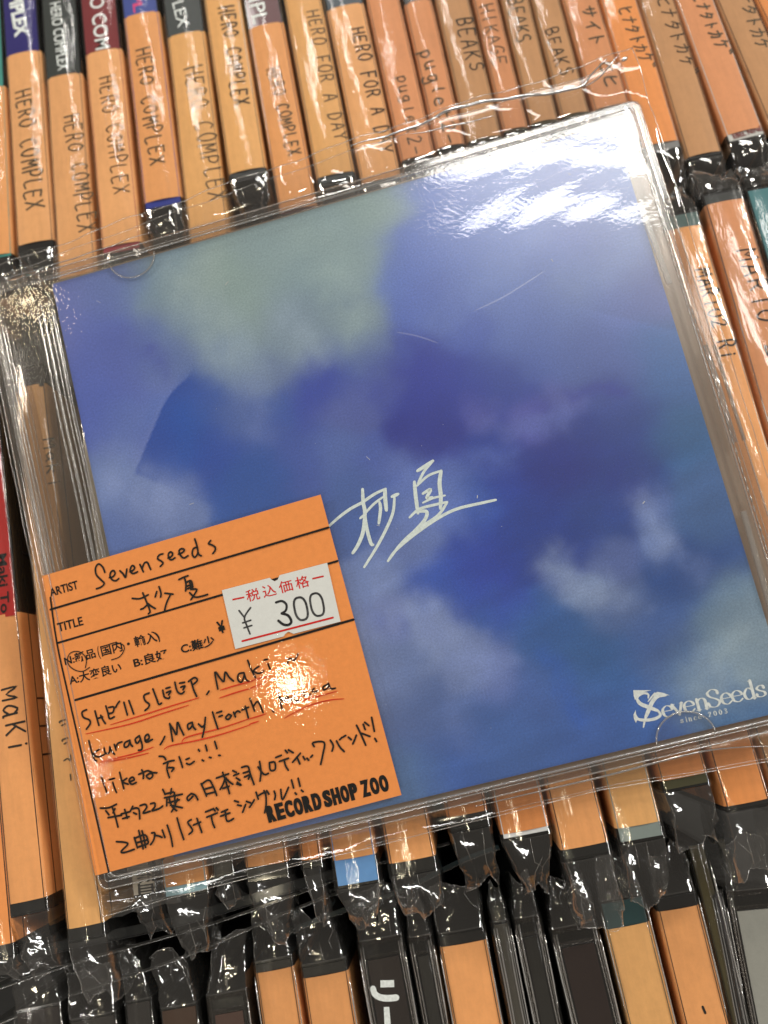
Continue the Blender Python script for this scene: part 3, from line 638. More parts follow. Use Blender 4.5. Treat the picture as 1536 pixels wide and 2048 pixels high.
b = MB(); ring(b, rrect(X0, X1, Y1, Y0, 1.8), rrect(X0+1.3, X1-1.4, Y1+1.2, Y0-1.2, 1.4), -4.2, 1.25); lr = b.build('lid_rim', RIM, case, False)
b = MB()
for o_, r_, z_ in ((0, .16, 1.22), (1.3, .10, 1.25), (.15, .13, -4.2), (2.0, .07, 1.2)): b.tube([(p[0], p[1], z_) for p in rrect(X0+o_, X1-o_, Y1+o_, Y0-o_, max(.6, 1.8-o_))], r_, 6, True)
b.build('rim_edge', RAIL, lr, True)
b = MB(); ring(b, rrect(X0+.4, X1-.5, Y1+.4, Y0-.4, 2.2), rrect(X0+1.8, X1-1.9, Y1+1.6, Y0-1.6, 1.2), -9.4, -4.6); br_ = b.build('base_rim', RIM, case, False)
b = MB()
for o_, r_, z_ in ((.4, .12, -9.4), (.5, .10, -4.7), (1.8, .12, -4.7)): b.tube([(p[0], p[1], z_) for p in rrect(X0+o_, X1-o_, Y1+o_, Y0-o_, max(.8, 2.2-o_))], r_, 6, True)
b.build('rim_edge', RAIL, br_, True)
b = MB(); b.add([(X0+2, Y1+1.7, -9.0), (X1-2, Y1+1.7, -9.0), (X1-2, Y0-1.7, -9.0), (X0+2, Y0-1.7, -9.0)], [(0, 1, 2, 3)]); b.build('back_pane', film('back_plastic', base=.05, rough=.1, haze=.03, tint=(.93, .91, .88), bumps=(700, 5e-5, 3)), case)
b = MB(); b.add([(-.4, -121.2, -1.3), (124.7, -121.2, -1.3), (124.7, .9, -1.3), (-.4, .9, -1.3)], [(0, 1, 2, 3)]); b.build('disc_tray', film('tray_plastic', base=.04, rough=.25, haze=.62, hazecol=(.46, .38, .31), tint=(.93, .9, .87), bumps=(900, 3e-5, 3)), case)
# raised bead round the inside of the rim, hinge rails, right hand rails
b = MB(); b.tube([(p[0], p[1], 1.25) for p in rrect(X0+2.4, X1-2.6, Y1+1.9, Y0-1.9, 1.6)], .22, 6, True); b.build('rim_bead', RAIL, case, True)
for x, r_ in ((-13.4, .42), (-12.3, .22), (-11.6, .16), (-4.1, .22), (-3.0, .34), (-1.9, .16), (-1.1, .22), (-.6, .12)):
    b = MB(); b.tube([(x+.08*math.sin(t*.7), -2.6-115*t/30, .55) for t in range(31)], r_, 8); b.build('hinge_rail', RAIL, case, True)
b = MB(); b.box(-15.0, -3.4, Y0-3.2, Y0-1.9, -8, .9); b.box(-9, -4.5, Y0-5.2, Y0-3.4, -8, .2); b.box(-14.6, -12.4, Y0-8.5, Y0-3.4, -8, .6); b.build('hinge_arm', GLASS, case)
b = MB(); b.box(-15.0, -3.4, Y1+1.9, Y1+3.2, -8, .9); b.box(-9, -4.5, Y1+3.4, Y1+5.2, -8, .2); b.build('hinge_arm', GLASS, case)
def slot(p0, p1, wd):
    a = cov(*p0, 1.0); c = cov(*p1, 1.0); u = (c-a)/np.linalg.norm(c-a); v = np.array([-u[1], u[0]])*wd/2
    b = MB(); b.poly([a-v, a+v, c+v, c-v][::-1], .1, .95); b.build('booklet_rail', RAIL, case)
    b = MB(); b.box(-.6, .6, -.5, .5, 0, 0); 
slot((1283, 412), (1340, 566), .9); slot((1488, 1022), (1545, 1226), .9)
b = MB()
for i in range(60):                                     # pale moulding dots on the right rim, put in for its dotted sparkle
    t = i/59; b.tube([(X1-2.1+random.uniform(-.05, .05), -4-112*t, 1.28), (X1-2.1+random.uniform(-.08, .08), -5.2-112*t, 1.28)], .12+.08*random.random(), 5)
b.build('moulding_sparkle', RAIL, case, True, kind='stuff')
a = cov(1408, 690, 1.2); c = cov(1470, 885, 1.2)
b = MB(); b.tube([(a[0]+.3, a[1], .9), (a[0]+.5, (a[1]+c[1])/2, .9), (c[0], c[1], .9)], .55, 8); b.tube([(a[0]+1.9, a[1]-.5, .9), (c[0]+1.9, c[1], .9)], .4, 8); b.build('rim_grip', RAIL, case, True)
def tab(cx, cy, r_, up):
    """half-moon booklet tab: thin clear disc segment with a rounded edge"""
    P = []; k = 18
    for i in range(k+1):
        a = math.pi*i/k; P.append((cx+r_*math.cos(a), cy+(1 if up else -1)*r_*math.sin(a)*.9))
    b = MB(); b.tube([(x, y, .55) for x, y in P], .2, 6)
    o = b.build('booklet_tab', RAIL, case, True)
    b2 = MB(); b2.add([(x, y, .7) for x, y in P], [tuple(range(len(P))) if up else tuple(range(len(P)-1, -1, -1))]); b2.build('tab_face', FILM_LID, o)
a = cov(262, 510, .6); tab(a[0], .6, 4.9, False)
a = cov(1371, 1470, .6); tab(a[0], -120.6, 5.5, True)
a = cov(1030, 288, .6)
b = MB(); b.tube([(a[0]-5.5, 1.6, .8), (a[0]-4.9, -1.0, .8), (a[0]+4.6, -1.0, .8), (a[0]+5.2, 1.6, .8)], .25, 6); b.box(a[0]-4.6, a[0]+4.4, -.8, .9, .1, .6); b.build('booklet_tab', RAIL, case, False)

# ---- the booklet
def lin(c): return np.array(s2l(c))
ART = [  # photo x, y, radius, colour as printed
 (110, 590, 90, (104, 108, 168)), (200, 560, 90, (104, 116, 160)), (330, 520, 90, (128, 142, 148)), (420, 560, 80, (150, 160, 146)), (500, 610, 70, (146, 156, 146)), (560, 480, 80, (146, 156, 150)),
 (680, 440, 80, (142, 154, 150)), (740, 420, 60, (146, 158, 146)), (800, 520, 60, (92, 112, 178)), (900, 440, 90, (92, 112, 176)), (1000, 470, 100, (98, 118, 178)), (1150, 460, 100, (94, 110, 170)),
 (1250, 420, 80, (100, 118, 170)), (1280, 560, 80, (86, 98, 154)), (1150, 590, 90, (96, 114, 168)), (1000, 600, 90, (94, 112, 172)), (860, 600, 60, (88, 106, 172)), (640, 560, 60, (138, 150, 148)),
 (720, 520, 50, (142, 154, 148)), (690, 620, 60, (124, 136, 146)), (600, 660, 70, (132, 142, 150)), (380, 620, 60, (122, 134, 152)), (540, 740, 50, (112, 122, 152)), (470, 700, 60, (118, 130, 156)),
 (180, 680, 90, (86, 98, 168)), (180, 800, 80, (82, 96, 166)), (260, 700, 60, (86, 96, 160)), (250, 850, 60, (92, 108, 166)), (330, 690, 50, (100, 114, 160)), (230, 960, 70, (112, 126, 170)),
 (310, 1000, 60, (110, 122, 164)), (260, 1060, 60, (92, 108, 158)), (370, 860, 60, (30, 82, 164)), (330, 880, 40, (38, 66, 150)), (430, 900, 60, (50, 70, 152)), (420, 800, 50, (66, 92, 154)),
 (480, 830, 60, (88, 104, 152)), (560, 830, 60, (72, 82, 152)), (640, 760, 50, (60, 66, 150)), (600, 900, 70, (70, 88, 154)), (500, 960, 60, (54, 78, 148)), (680, 820, 50, (88, 96, 154)),
 (720, 700, 50, (96, 110, 152)), (760, 760, 40, (78, 88, 152)), (820, 720, 60, (50, 52, 142)), (900, 760, 70, (48, 54, 142)), (1000, 760, 60, (58, 66, 142)), (930, 660, 50, (68, 88, 164)), (1070, 680, 70, (80, 98, 160)),
 (1200, 700, 80, (76, 92, 150)), (1320, 720, 70, (62, 86, 142)), (860, 860, 60, (44, 44, 132)), (960, 830, 30, (92, 90, 160)), (1060, 850, 36, (96, 92, 162)), (1130, 800, 30, (90, 94, 158)), (1220, 780, 40, (52, 60, 132)),
 (1000, 920, 60, (44, 58, 144)), (1120, 920, 80, (36, 44, 124)), (1240, 900, 80, (42, 58, 128)), (1360, 880, 60, (56, 86, 134)), (1400, 1000, 60, (66, 96, 140)), (1300, 1010, 30, (86, 102, 150)), (1320, 1080, 26, (112, 124, 164)),
 (760, 920, 50, (80, 96, 162)), (700, 1000, 60, (74, 96, 150)), (860, 980, 50, (92, 108, 166)), (820, 1080, 50, (106, 118, 166)), (930, 1020, 50, (56, 74, 152)), (960, 1120, 70, (46, 62, 148)), (880, 1180, 50, (54, 72, 152)),
 (1080, 1060, 80, (40, 56, 134)), (1200, 1020, 60, (46, 62, 128)), (1120, 1150, 26, (100, 114, 160)), (1170, 1180, 28, (124, 136, 168)), (1240, 1200, 50, (88, 104, 146)), (1230, 1120, 40, (86, 98, 146)), (1380, 1150, 70, (48, 70, 132)),
 (740, 1160, 40, (112, 124, 166)), (760, 1240, 40, (116, 126, 168)), (850, 1230, 34, (132, 140, 174)), (880, 1270, 36, (142, 148, 178)), (800, 1320, 50, (104, 118, 160)), (930, 1310, 40, (124, 132, 168)), (780, 1230, 30, (80, 92, 158)),
 (1000, 1330, 50, (96, 108, 158)), (1000, 1230, 50, (58, 78, 146)), (1080, 1260, 60, (60, 84, 144)), (1080, 1380, 60, (68, 92, 146)), (1200, 1320, 80, (62, 86, 140)), (1330, 1280, 70, (66, 90, 138)), (1460, 1220, 60, (104, 124, 142)),
 (1500, 1300, 50, (128, 140, 150)), (1400, 1350, 60, (92, 116, 148)), (850, 1420, 60, (78, 98, 146)), (900, 1540, 80, (58, 92, 156)), (1030, 1480, 80, (66, 96, 152)), (1180, 1440, 80, (62, 92, 150)), (1300, 1450, 70, (62, 98, 158)),
 (1450, 1420, 60, (74, 110, 150)), (830, 1560, 60, (84, 112, 148)), (660, 900, 50, (92, 108, 162)),
]
NX = 220; gx, gy = np.meshgrid(np.linspace(0, 121, NX), np.linspace(0, -120, NX))
def vnoise(x, y, sc, seed):
    rs = np.random.RandomState(seed); g = rs.rand(64, 64); x = x/sc+20; y = y/sc+40; xi = np.floor(x).astype(int); yi = np.floor(y).astype(int); fx = x-xi; fy = y-yi
    fx = fx*fx*(3-2*fx); fy = fy*fy*(3-2*fy); h = lambda a, b_: g[a % 64, b_ % 64]
    return h(xi, yi)*(1-fx)*(1-fy)+h(xi+1, yi)*fx*(1-fy)+h(xi, yi+1)*(1-fx)*fy+h(xi+1, yi+1)*fx*fy
def fbm(x, y, sc, seed, o=4): return sum(vnoise(x, y, sc/2**i, seed+i)*.5**i for i in range(o))/sum(.5**i for i in range(o))-.5
wx = gx+fbm(gx, gy, 13, 3)*7+fbm(gx, gy, 5, 9)*3.0; wy = gy+fbm(gx, gy, 13, 5)*7+fbm(gx, gy, 5, 13)*3.0
acc = np.zeros((NX, NX, 3)); ws = np.zeros((NX, NX))
for px, py, rr, c in ART:
    q = cov(px, py); s_ = rr/10.2*.58; k = np.exp(-((wx-q[0])**2+(wy-q[1])**2)/(2*s_*s_))**.9+1e-7; c = (c[0]*.82, c[1]*1.08, c[2]*1.06) if c[1] < 88 else (c[0]*.98, c[1]*1.01, min(255, c[2]*1.05)); acc += k[..., None]*lin(c); ws += k
img = acc/ws[..., None]
# the sharp left edge of the dark blue shape, and the faint straight crease on the right
e0 = cov(270, 943); e1 = cov(366, 716); ev = (e1-e0)/np.linalg.norm(e1-e0); en = np.array([ev[1], -ev[0]])
t_ = (gx-e0[0])*ev[0]+(gy-e0[1])*ev[1]; dn_ = (gx-e0[0])*en[0]+(gy-e0[1])*en[1]-1.2*np.clip((t_-14)/8, 0, 1)**2*2.2
k = np.clip(dn_*3+.5, 0, 1)*np.exp(-np.clip(dn_, 0, None)/9)*np.clip((t_+0.6)*2.5, 0, 1)*np.clip((24.5-t_)/3.5, 0, 1)
img = img*(1-k[..., None]*.9)+lin((32, 72, 156))*k[..., None]*.9
k2 = np.clip(-dn_*3+.5, 0, 1)*np.exp(-np.clip(-dn_, 0, None)/4)*np.clip(t_/3, 0, 1)*np.clip((24-t_)/6, 0, 1)
img = img*(1-k2[..., None]*.8)+lin((112, 124, 184))*k2[..., None]*.8
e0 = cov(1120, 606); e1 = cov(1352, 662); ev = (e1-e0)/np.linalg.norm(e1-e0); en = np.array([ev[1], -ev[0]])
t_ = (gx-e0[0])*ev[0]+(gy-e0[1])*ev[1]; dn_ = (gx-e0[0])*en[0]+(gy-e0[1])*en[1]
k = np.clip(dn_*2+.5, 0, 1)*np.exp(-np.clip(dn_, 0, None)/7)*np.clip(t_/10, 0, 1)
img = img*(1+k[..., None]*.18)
WISP = [(955, 838, 1130, 850, 16, (108, 118, 184), .45), (1010, 872, 1110, 832, 12, (104, 116, 184), .35), (755, 1165, 785, 1240, 18, (140, 150, 195), .6), (820, 1215, 900, 1262, 20, (150, 160, 200), .55),
 (860, 1255, 990, 1335, 26, (132, 144, 195), .6), (1105, 1125, 1200, 1195, 24, (158, 168, 198), .55), (1150, 1150, 1250, 1200, 20, (140, 152, 190), .5), (1275, 1005, 1340, 1092, 20, (150, 160, 196), .45),
 (1310, 1080, 1400, 1150, 20, (110, 126, 175), .4), (815, 950, 905, 1015, 34, (112, 128, 188), .6), (900, 932, 1020, 918, 20, (92, 110, 184), .5), (225, 960, 335, 1012, 40, (150, 160, 205), .6),
 (370, 560, 465, 690, 40, (164, 176, 178), .6), (430, 500, 400, 560, 36, (170, 180, 172), .5), (640, 480, 705, 640, 40, (164, 178, 172), .5), (560, 630, 620, 700, 26, (160, 172, 186), .6), (470, 690, 500, 760, 30, (150, 164, 180), .5),
 (1150, 565, 1340, 470, 34, (128, 144, 185), .35), (1092, 1310, 1165, 1450, 14, (48, 92, 176), .5), (1510, 1240, 1420, 1380, 46, (160, 170, 176), .55), (1245, 765, 1140, 800, 12, (46, 56, 150), .6),
 (780, 770, 1030, 800, 46, (44, 56, 158), .45), (960, 1130, 1020, 1200, 36, (44, 62, 164), .5), (1120, 930, 1220, 960, 50, (38, 50, 140), .45), (880, 1300, 930, 1480, 20, (110, 126, 180), .3), (640, 760, 600, 830, 30, (58, 70, 164), .5),
 (300, 715, 330, 740, 16, (66, 72, 160), .5), (500, 780, 520, 860, 24, (110, 124, 180), .4), (1080, 470, 900, 640, 30, (126, 144, 200), .3), (860, 600, 800, 700, 22, (86, 108, 186), .4)]
for wi, (xa, ya, xb, yb, wd_, c, al) in enumerate(WISP):
    p0 = cov(xa, ya); p1 = cov(xb, yb); dd_ = p1-p0; L2 = dd_@dd_
    ax_ = gx+fbm(gx, gy, 6, 31)*5+fbm(gx, gy, 2.2, 37)*1.6; ay_ = gy+fbm(gx, gy, 6, 33)*5+fbm(gx, gy, 2.2, 39)*1.6
    tt = np.clip(((ax_-p0[0])*dd_[0]+(ay_-p0[1])*dd_[1])/L2, 0, 1); ds = (ax_-p0[0]-tt*dd_[0])**2+(ay_-p0[1]-tt*dd_[1])**2
    k = al*np.exp(-ds/(2*(wd_/10.2)**2))*np.clip(.85+1.3*fbm(gx, gy, 3.5, 50+wi), 0, 1); img = img*(1-k[..., None])+lin(c)*k[..., None]
stk = fbm(gx*.35+gy*.35, gy-gx*.25, 5, 71, 5)*np.clip((-gy-40)/30, 0, 1)*np.clip((gx-35)/20, 0, 1)
img = img*(1+.55*np.clip(stk-.02, -.15, 1)[..., None])
img *= np.array([.90, 1.03, 1.12])*1.14*(1+.16*fbm(gx, gy, 8, 21, 5)[..., None])
b = MB(); b.grid(np.stack([gx, gy, np.full_like(gx, 0.0)], -1)); b.f = [f[::-1] for f in b.f]
m, nt, out = newmat('booklet_print'); p = nd(nt, 'ShaderNodeBsdfPrincipled'); at_ = nd(nt, 'ShaderNodeVertexColor'); at_.layer_name = 'print'
tc = nd(nt, 'ShaderNodeTexCoord'); no = nd(nt, 'ShaderNodeTexNoise'); no.inputs['Scale'].default_value = 2600; no.inputs['Detail'].default_value = 2
nt.links.new(tc.outputs['Object'], no.inputs['Vector']); mr = nd(nt, 'ShaderNodeMapRange'); mr.inputs[3].default_value = .88; mr.inputs[4].default_value = 1.12
mr.inputs[1].default_value = .3; mr.inputs[2].default_value = .7
nt.links.new(no.outputs['Fac'], mr.inputs[0]); mu = nd(nt, 'ShaderNodeVectorMath', operation='SCALE'); nt.links.new(at_.outputs[0], mu.inputs[0]); nt.links.new(mr.outputs[0], mu.inputs['Scale'])
nt.links.new(mu.outputs[0], p.inputs['Base Color']); p.inputs['Roughness'].default_value = .42; p.inputs['Specular IOR Level'].default_value = .4
bb, _ = bump(nt, 3200, 8e-6, 3); nt.links.new(bb.outputs[0], p.inputs['Normal']); nt.links.new(p.outputs[0], out.inputs[0])
bk = b.build('booklet', m); ca = bk.data.color_attributes.new('print', 'FLOAT_COLOR', 'POINT')
ca.data.foreach_set('color', np.concatenate([img, np.ones((NX, NX, 1))], -1).astype(np.float32).ravel())
booklet = thing('booklet', 'square booklet of blurred blue clouds with a white handwritten title', 'booklet', MC); bk.parent = booklet; bk.name = 'front_page'
b = MB(); b.box(0, 121, -120, 0, -.9, -.03); b.build('inner_pages', paper('page_edges', (225, 222, 214)), booklet)
def crop(x0, y0, sc, z=0.0): return lambda x, y: cov(x0+x/sc, y0+y/sc, z)
# title in white brush strokes
E_ = crop(640, 880, 3.84)
sig = [([(66, 664), (150, 590), (240, 525), (320, 482), (420, 415), (505, 375)], 24), ([(327, 378), (332, 480), (345, 560), (332, 700), (295, 800), (252, 868)], 30), ([(342, 560), (360, 680), (390, 790), (408, 805)], 28),
 ([(345, 565), (410, 495), (480, 440)], 20), ([(500, 380), (500, 440), (510, 540)], 32), ([(458, 478), (465, 530), (452, 640)], 26), ([(308, 602), (340, 575)], 20), ([(552, 436), (600, 415)], 28),
 ([(572, 440), (562, 550), (520, 660), (440, 815), (340, 976)], 24), ([(748, 238), (800, 205), (868, 160)], 28), ([(865, 165), (800, 240), (752, 335)], 22), ([(725, 322), (735, 430), (752, 562)], 30),
 ([(745, 352), (830, 275), (930, 236)], 20), ([(930, 238), (918, 330), (928, 430), (925, 525)], 32), ([(790, 412), (850, 380), (820, 445), (862, 440)], 26), ([(790, 482), (870, 446), (960, 426)], 18),
 ([(688, 595), (760, 532), (870, 500), (978, 476)], 22), ([(762, 548), (820, 552), (800, 620), (690, 735)], 28), ([(975, 482), (900, 585), (740, 690), (620, 800), (522, 930)], 24),
 ([(522, 930), (580, 850), (720, 730), (900, 605), (1050, 530), (1250, 482), (1350, 460)], 24)]
b = MB()
for pts, wd in sig: stroke(b, [E_(*q) for q in pts], wd/3.84/10.3, lambda x, y: .03, 5, taper=.25)
b.build('title_lettering', SIGN, booklet)
# band logo
F_ = crop(1200, 1300, 4.571); b = MB(); PXM = 1/4.571/10.6
def fpoly(pts): b.add([(q[0], q[1], .035) for q in [F_(*p) for p in pts]], [tuple(range(len(pts)))[::-1]])
fpoly([(303, 367), (308, 420), (320, 458), (345, 420), (400, 385), (470, 367)])
fpoly([(480, 420), (500, 395), (525, 382), (580, 392), (636, 414), (560, 418), (510, 432)])
fpoly([(326, 548), (306, 590), (310, 630), (328, 668), (340, 640), (330, 600)])
LW = .8
for pts, ww in (([(440, 438), (440, 405), (400, 395), (352, 420), (338, 460)], 24), ([(338, 450), (370, 492), (450, 525), (530, 555)], 44), ([(520, 545), (552, 590), (510, 625), (430, 640), (350, 632), (322, 590)], 34),
                ([(600, 412), (530, 420), (480, 470), (440, 560), (415, 620)], 46), ([(430, 590), (408, 650), (397, 706)], 22), ([(500, 392), (440, 470)], 18)):
    stroke(b, [F_(*q) for q in pts], ww*PXM*LW, lambda x, y: .035, 5, taper=.4)
o0 = F_(578, 622); o1 = F_(1508, 420); ed = (o1-o0); WL = np.linalg.norm(ed); ed /= WL; eu = np.array([-ed[1], ed[0]])
NG = {'e': [[(.12, .56), (.86, .56), (.8, .86), (.5, 1), (.18, .8), (.1, .5), (.2, .15), (.55, 0), (.9, .2)]], 'v': [[(.1, .98), (.52, .02)], [(.52, .02), (.88, .98)], [(0, .98), (.3, .98)], [(.7, .98), (1, .98)]],
 'n': [[(.2, .98), (.2, 0)], [(.2, .75), (.5, 1), (.78, .8), (.78, 0)], [(0, .02), (.38, .02)], [(.62, .02), (1, .02)]],
 'S': [[(.88, 1.15), (.82, 1.42), (.5, 1.55), (.18, 1.3), (.3, .95), (.7, .65), (.88, .35), (.6, 0), (.2, .08), (.08, .4)]],
 'd': [[(.8, 1.6), (.8, .02)], [(.78, .8), (.45, 1), (.12, .6), (.18, .15), (.45, 0), (.78, .2)], [(.6, 1.58), (.8, 1.58)], [(.8, .02), (.98, .02)]],
 's': [[(.82, .75), (.75, .95), (.5, 1), (.22, .8), (.4, .58), (.75, .4), (.82, .15), (.5, 0), (.18, .08), (.1, .28)]],
 'i': [[(.5, .95), (.5, 0)], [(.5, 1.35), (.5, 1.3)]], 'c': [[(.85, .75), (.5, 1), (.15, .6), (.2, .15), (.55, 0), (.88, .2)]],
 '2': [[(.15, 1.1), (.5, 1.4), (.82, 1.1), (.15, .03)], [(.15, .03), (.9, .05)]], '0': [[(.5, 1.4), (.15, 1), (.15, .4), (.5, 0), (.85, .4), (.85, 1), (.5, 1.4)]],
 '3': [[(.15, 1.2), (.5, 1.4), (.8, 1.1), (.45, .75), (.85, .4), (.5, 0), (.12, .2)]]}
XH = 100*PXM
def nibtext(s, xs, o_, xh, wmax):
    for ch, (a_, c_) in zip(s, xs):
        for st in NG[ch]:
            P = [o_+ed*(a_+(c_-a_)*x)+eu*(y*xh) for x, y in st]; stroke(b, P, wmax, lambda x, y: .04, 5, nib=(eu, .22))
cw = [(0, 108), (92, 205), (196, 305), (305, 425), (412, 540), (535, 640), (632, 740), (742, 852), (848, 950)]
nibtext('evenSeeds', [(a_*PXM, c_*PXM) for a_, c_ in cw], o0, XH, 27*PXM)
o2 = F_(738, 668); 
nibtext('since2003', [(x*PXM, (x+28)*PXM) for x in (0, 42, 76, 122, 164, 255, 304, 352, 400)], o2, 30*PXM, 9*PXM)
b.build('logo_lettering', WHITE, booklet)

# ---- the orange card, tucked under the sleeve and folded over the case's left edge
ZT = 1.42
TL, TR, BR, BL = cov(88, 1151, ZT), cov(641, 989, ZT), cov(803, 1590, ZT), cov(196, 1750, ZT)
cardo = thing('price_card', 'orange handwritten shop card with ruled lines in the lower left of the case', 'price card', MC)
def xb(v):       # bend over the case edge: x beyond the left rim turns down
    return v
b = MB(); R_ = []
for i in range(31):
    t = i/30; L_ = TL+(BL-TL)*t; Rr = TR+(BR-TR)*t; row = []
    for j in range(41):
        u = j/40; q = L_+(Rr-L_)*u; row.append((q[0], q[1], ZT-.05+.05*math.sin(u*5+t*3)))
    k0 = row[0]; dx = np.array([(TR-TL)[0], (TR-TL)[1]])/np.linalg.norm(TR-TL)
    fold = []
    for j in range(7, 0, -1):
        a_ = j/7*math.pi/2; fold.append((k0[0]-dx[0]*1.0*math.sin(a_), k0[1]-dx[1]*1.0*math.sin(a_), k0[2]-1.0*(1-math.cos(a_))))
    low = (fold[0][0], fold[0][1], fold[0][2]-6.5)
    R_.append([low]+fold+row)
b.grid(R_); b.f = [f[::-1] for f in b.f]; b.build('card', TAGM, cardo, True)
A_ = crop(80, 980, 3.84, ZT); B_ = crop(400, 980, 3.657, ZT); C_ = crop(120, 1350, 4.042, ZT); D_ = crop(450, 1350, 4.042, ZT)
PX_ = crop(0, 0, 1, ZT)
zc = lambda x, y: ZT+.045
b = MB()
for a, c, wd in (((101, 1219), (657, 1055), .42), ((115, 1286), (675, 1122), .42), ((151, 1400), (707, 1239), .46)):
    stroke(b, [PX_(*a), PX_(*c)], wd, zc, 1, smooth=False)
stroke(b, [PX_(101, 1195), PX_(114, 1286), PX_(139, 1400), PX_(218, 1745)], .36, zc, 4)
b.build('ruled_line', PRINT, cardo)
b = MB()
def ctext(s, o, r, h, off=0.0, cr=A_):
    o_ = cr(*o); ex = cr(*r)-o_; n2 = np.array([-ex[1], ex[0]])/np.linalg.norm(ex); text_on(b, s, o_, ex, n2*h, zc, off)
ctext('ARTIST', (82, 820), (298, 758), 1.75, .022); ctext('TITLE', (142, 1090), (336, 1036), 1.75, .022)
ctext('N:新品', (196, 1352), (432, 1286), 2.0, .02); ctext('(', (455, 1300), (470, 1296), 2.6, .01); ctext('国内・輸入', (478, 1280), (905, 1164), 2.2, .02); ctext(')', (915, 1170), (938, 1150), 2.6, .01)
ctext('A:大変良い', (232, 1502), (632, 1396), 2.1, .02); ctext('B:良好', (728, 1368), (992, 1294), 2.1, .02); ctext('C:難少', (1092, 1262), (1350, 1190), 2.1, .02)
ctext('¥', (1378, 1108), (1434, 1090), 2.5, .03)
b.build('printed_words', PRINT, cardo)
b = MB(); o_ = D_(352, 1192); ex = D_(1338, 928)-o_; 
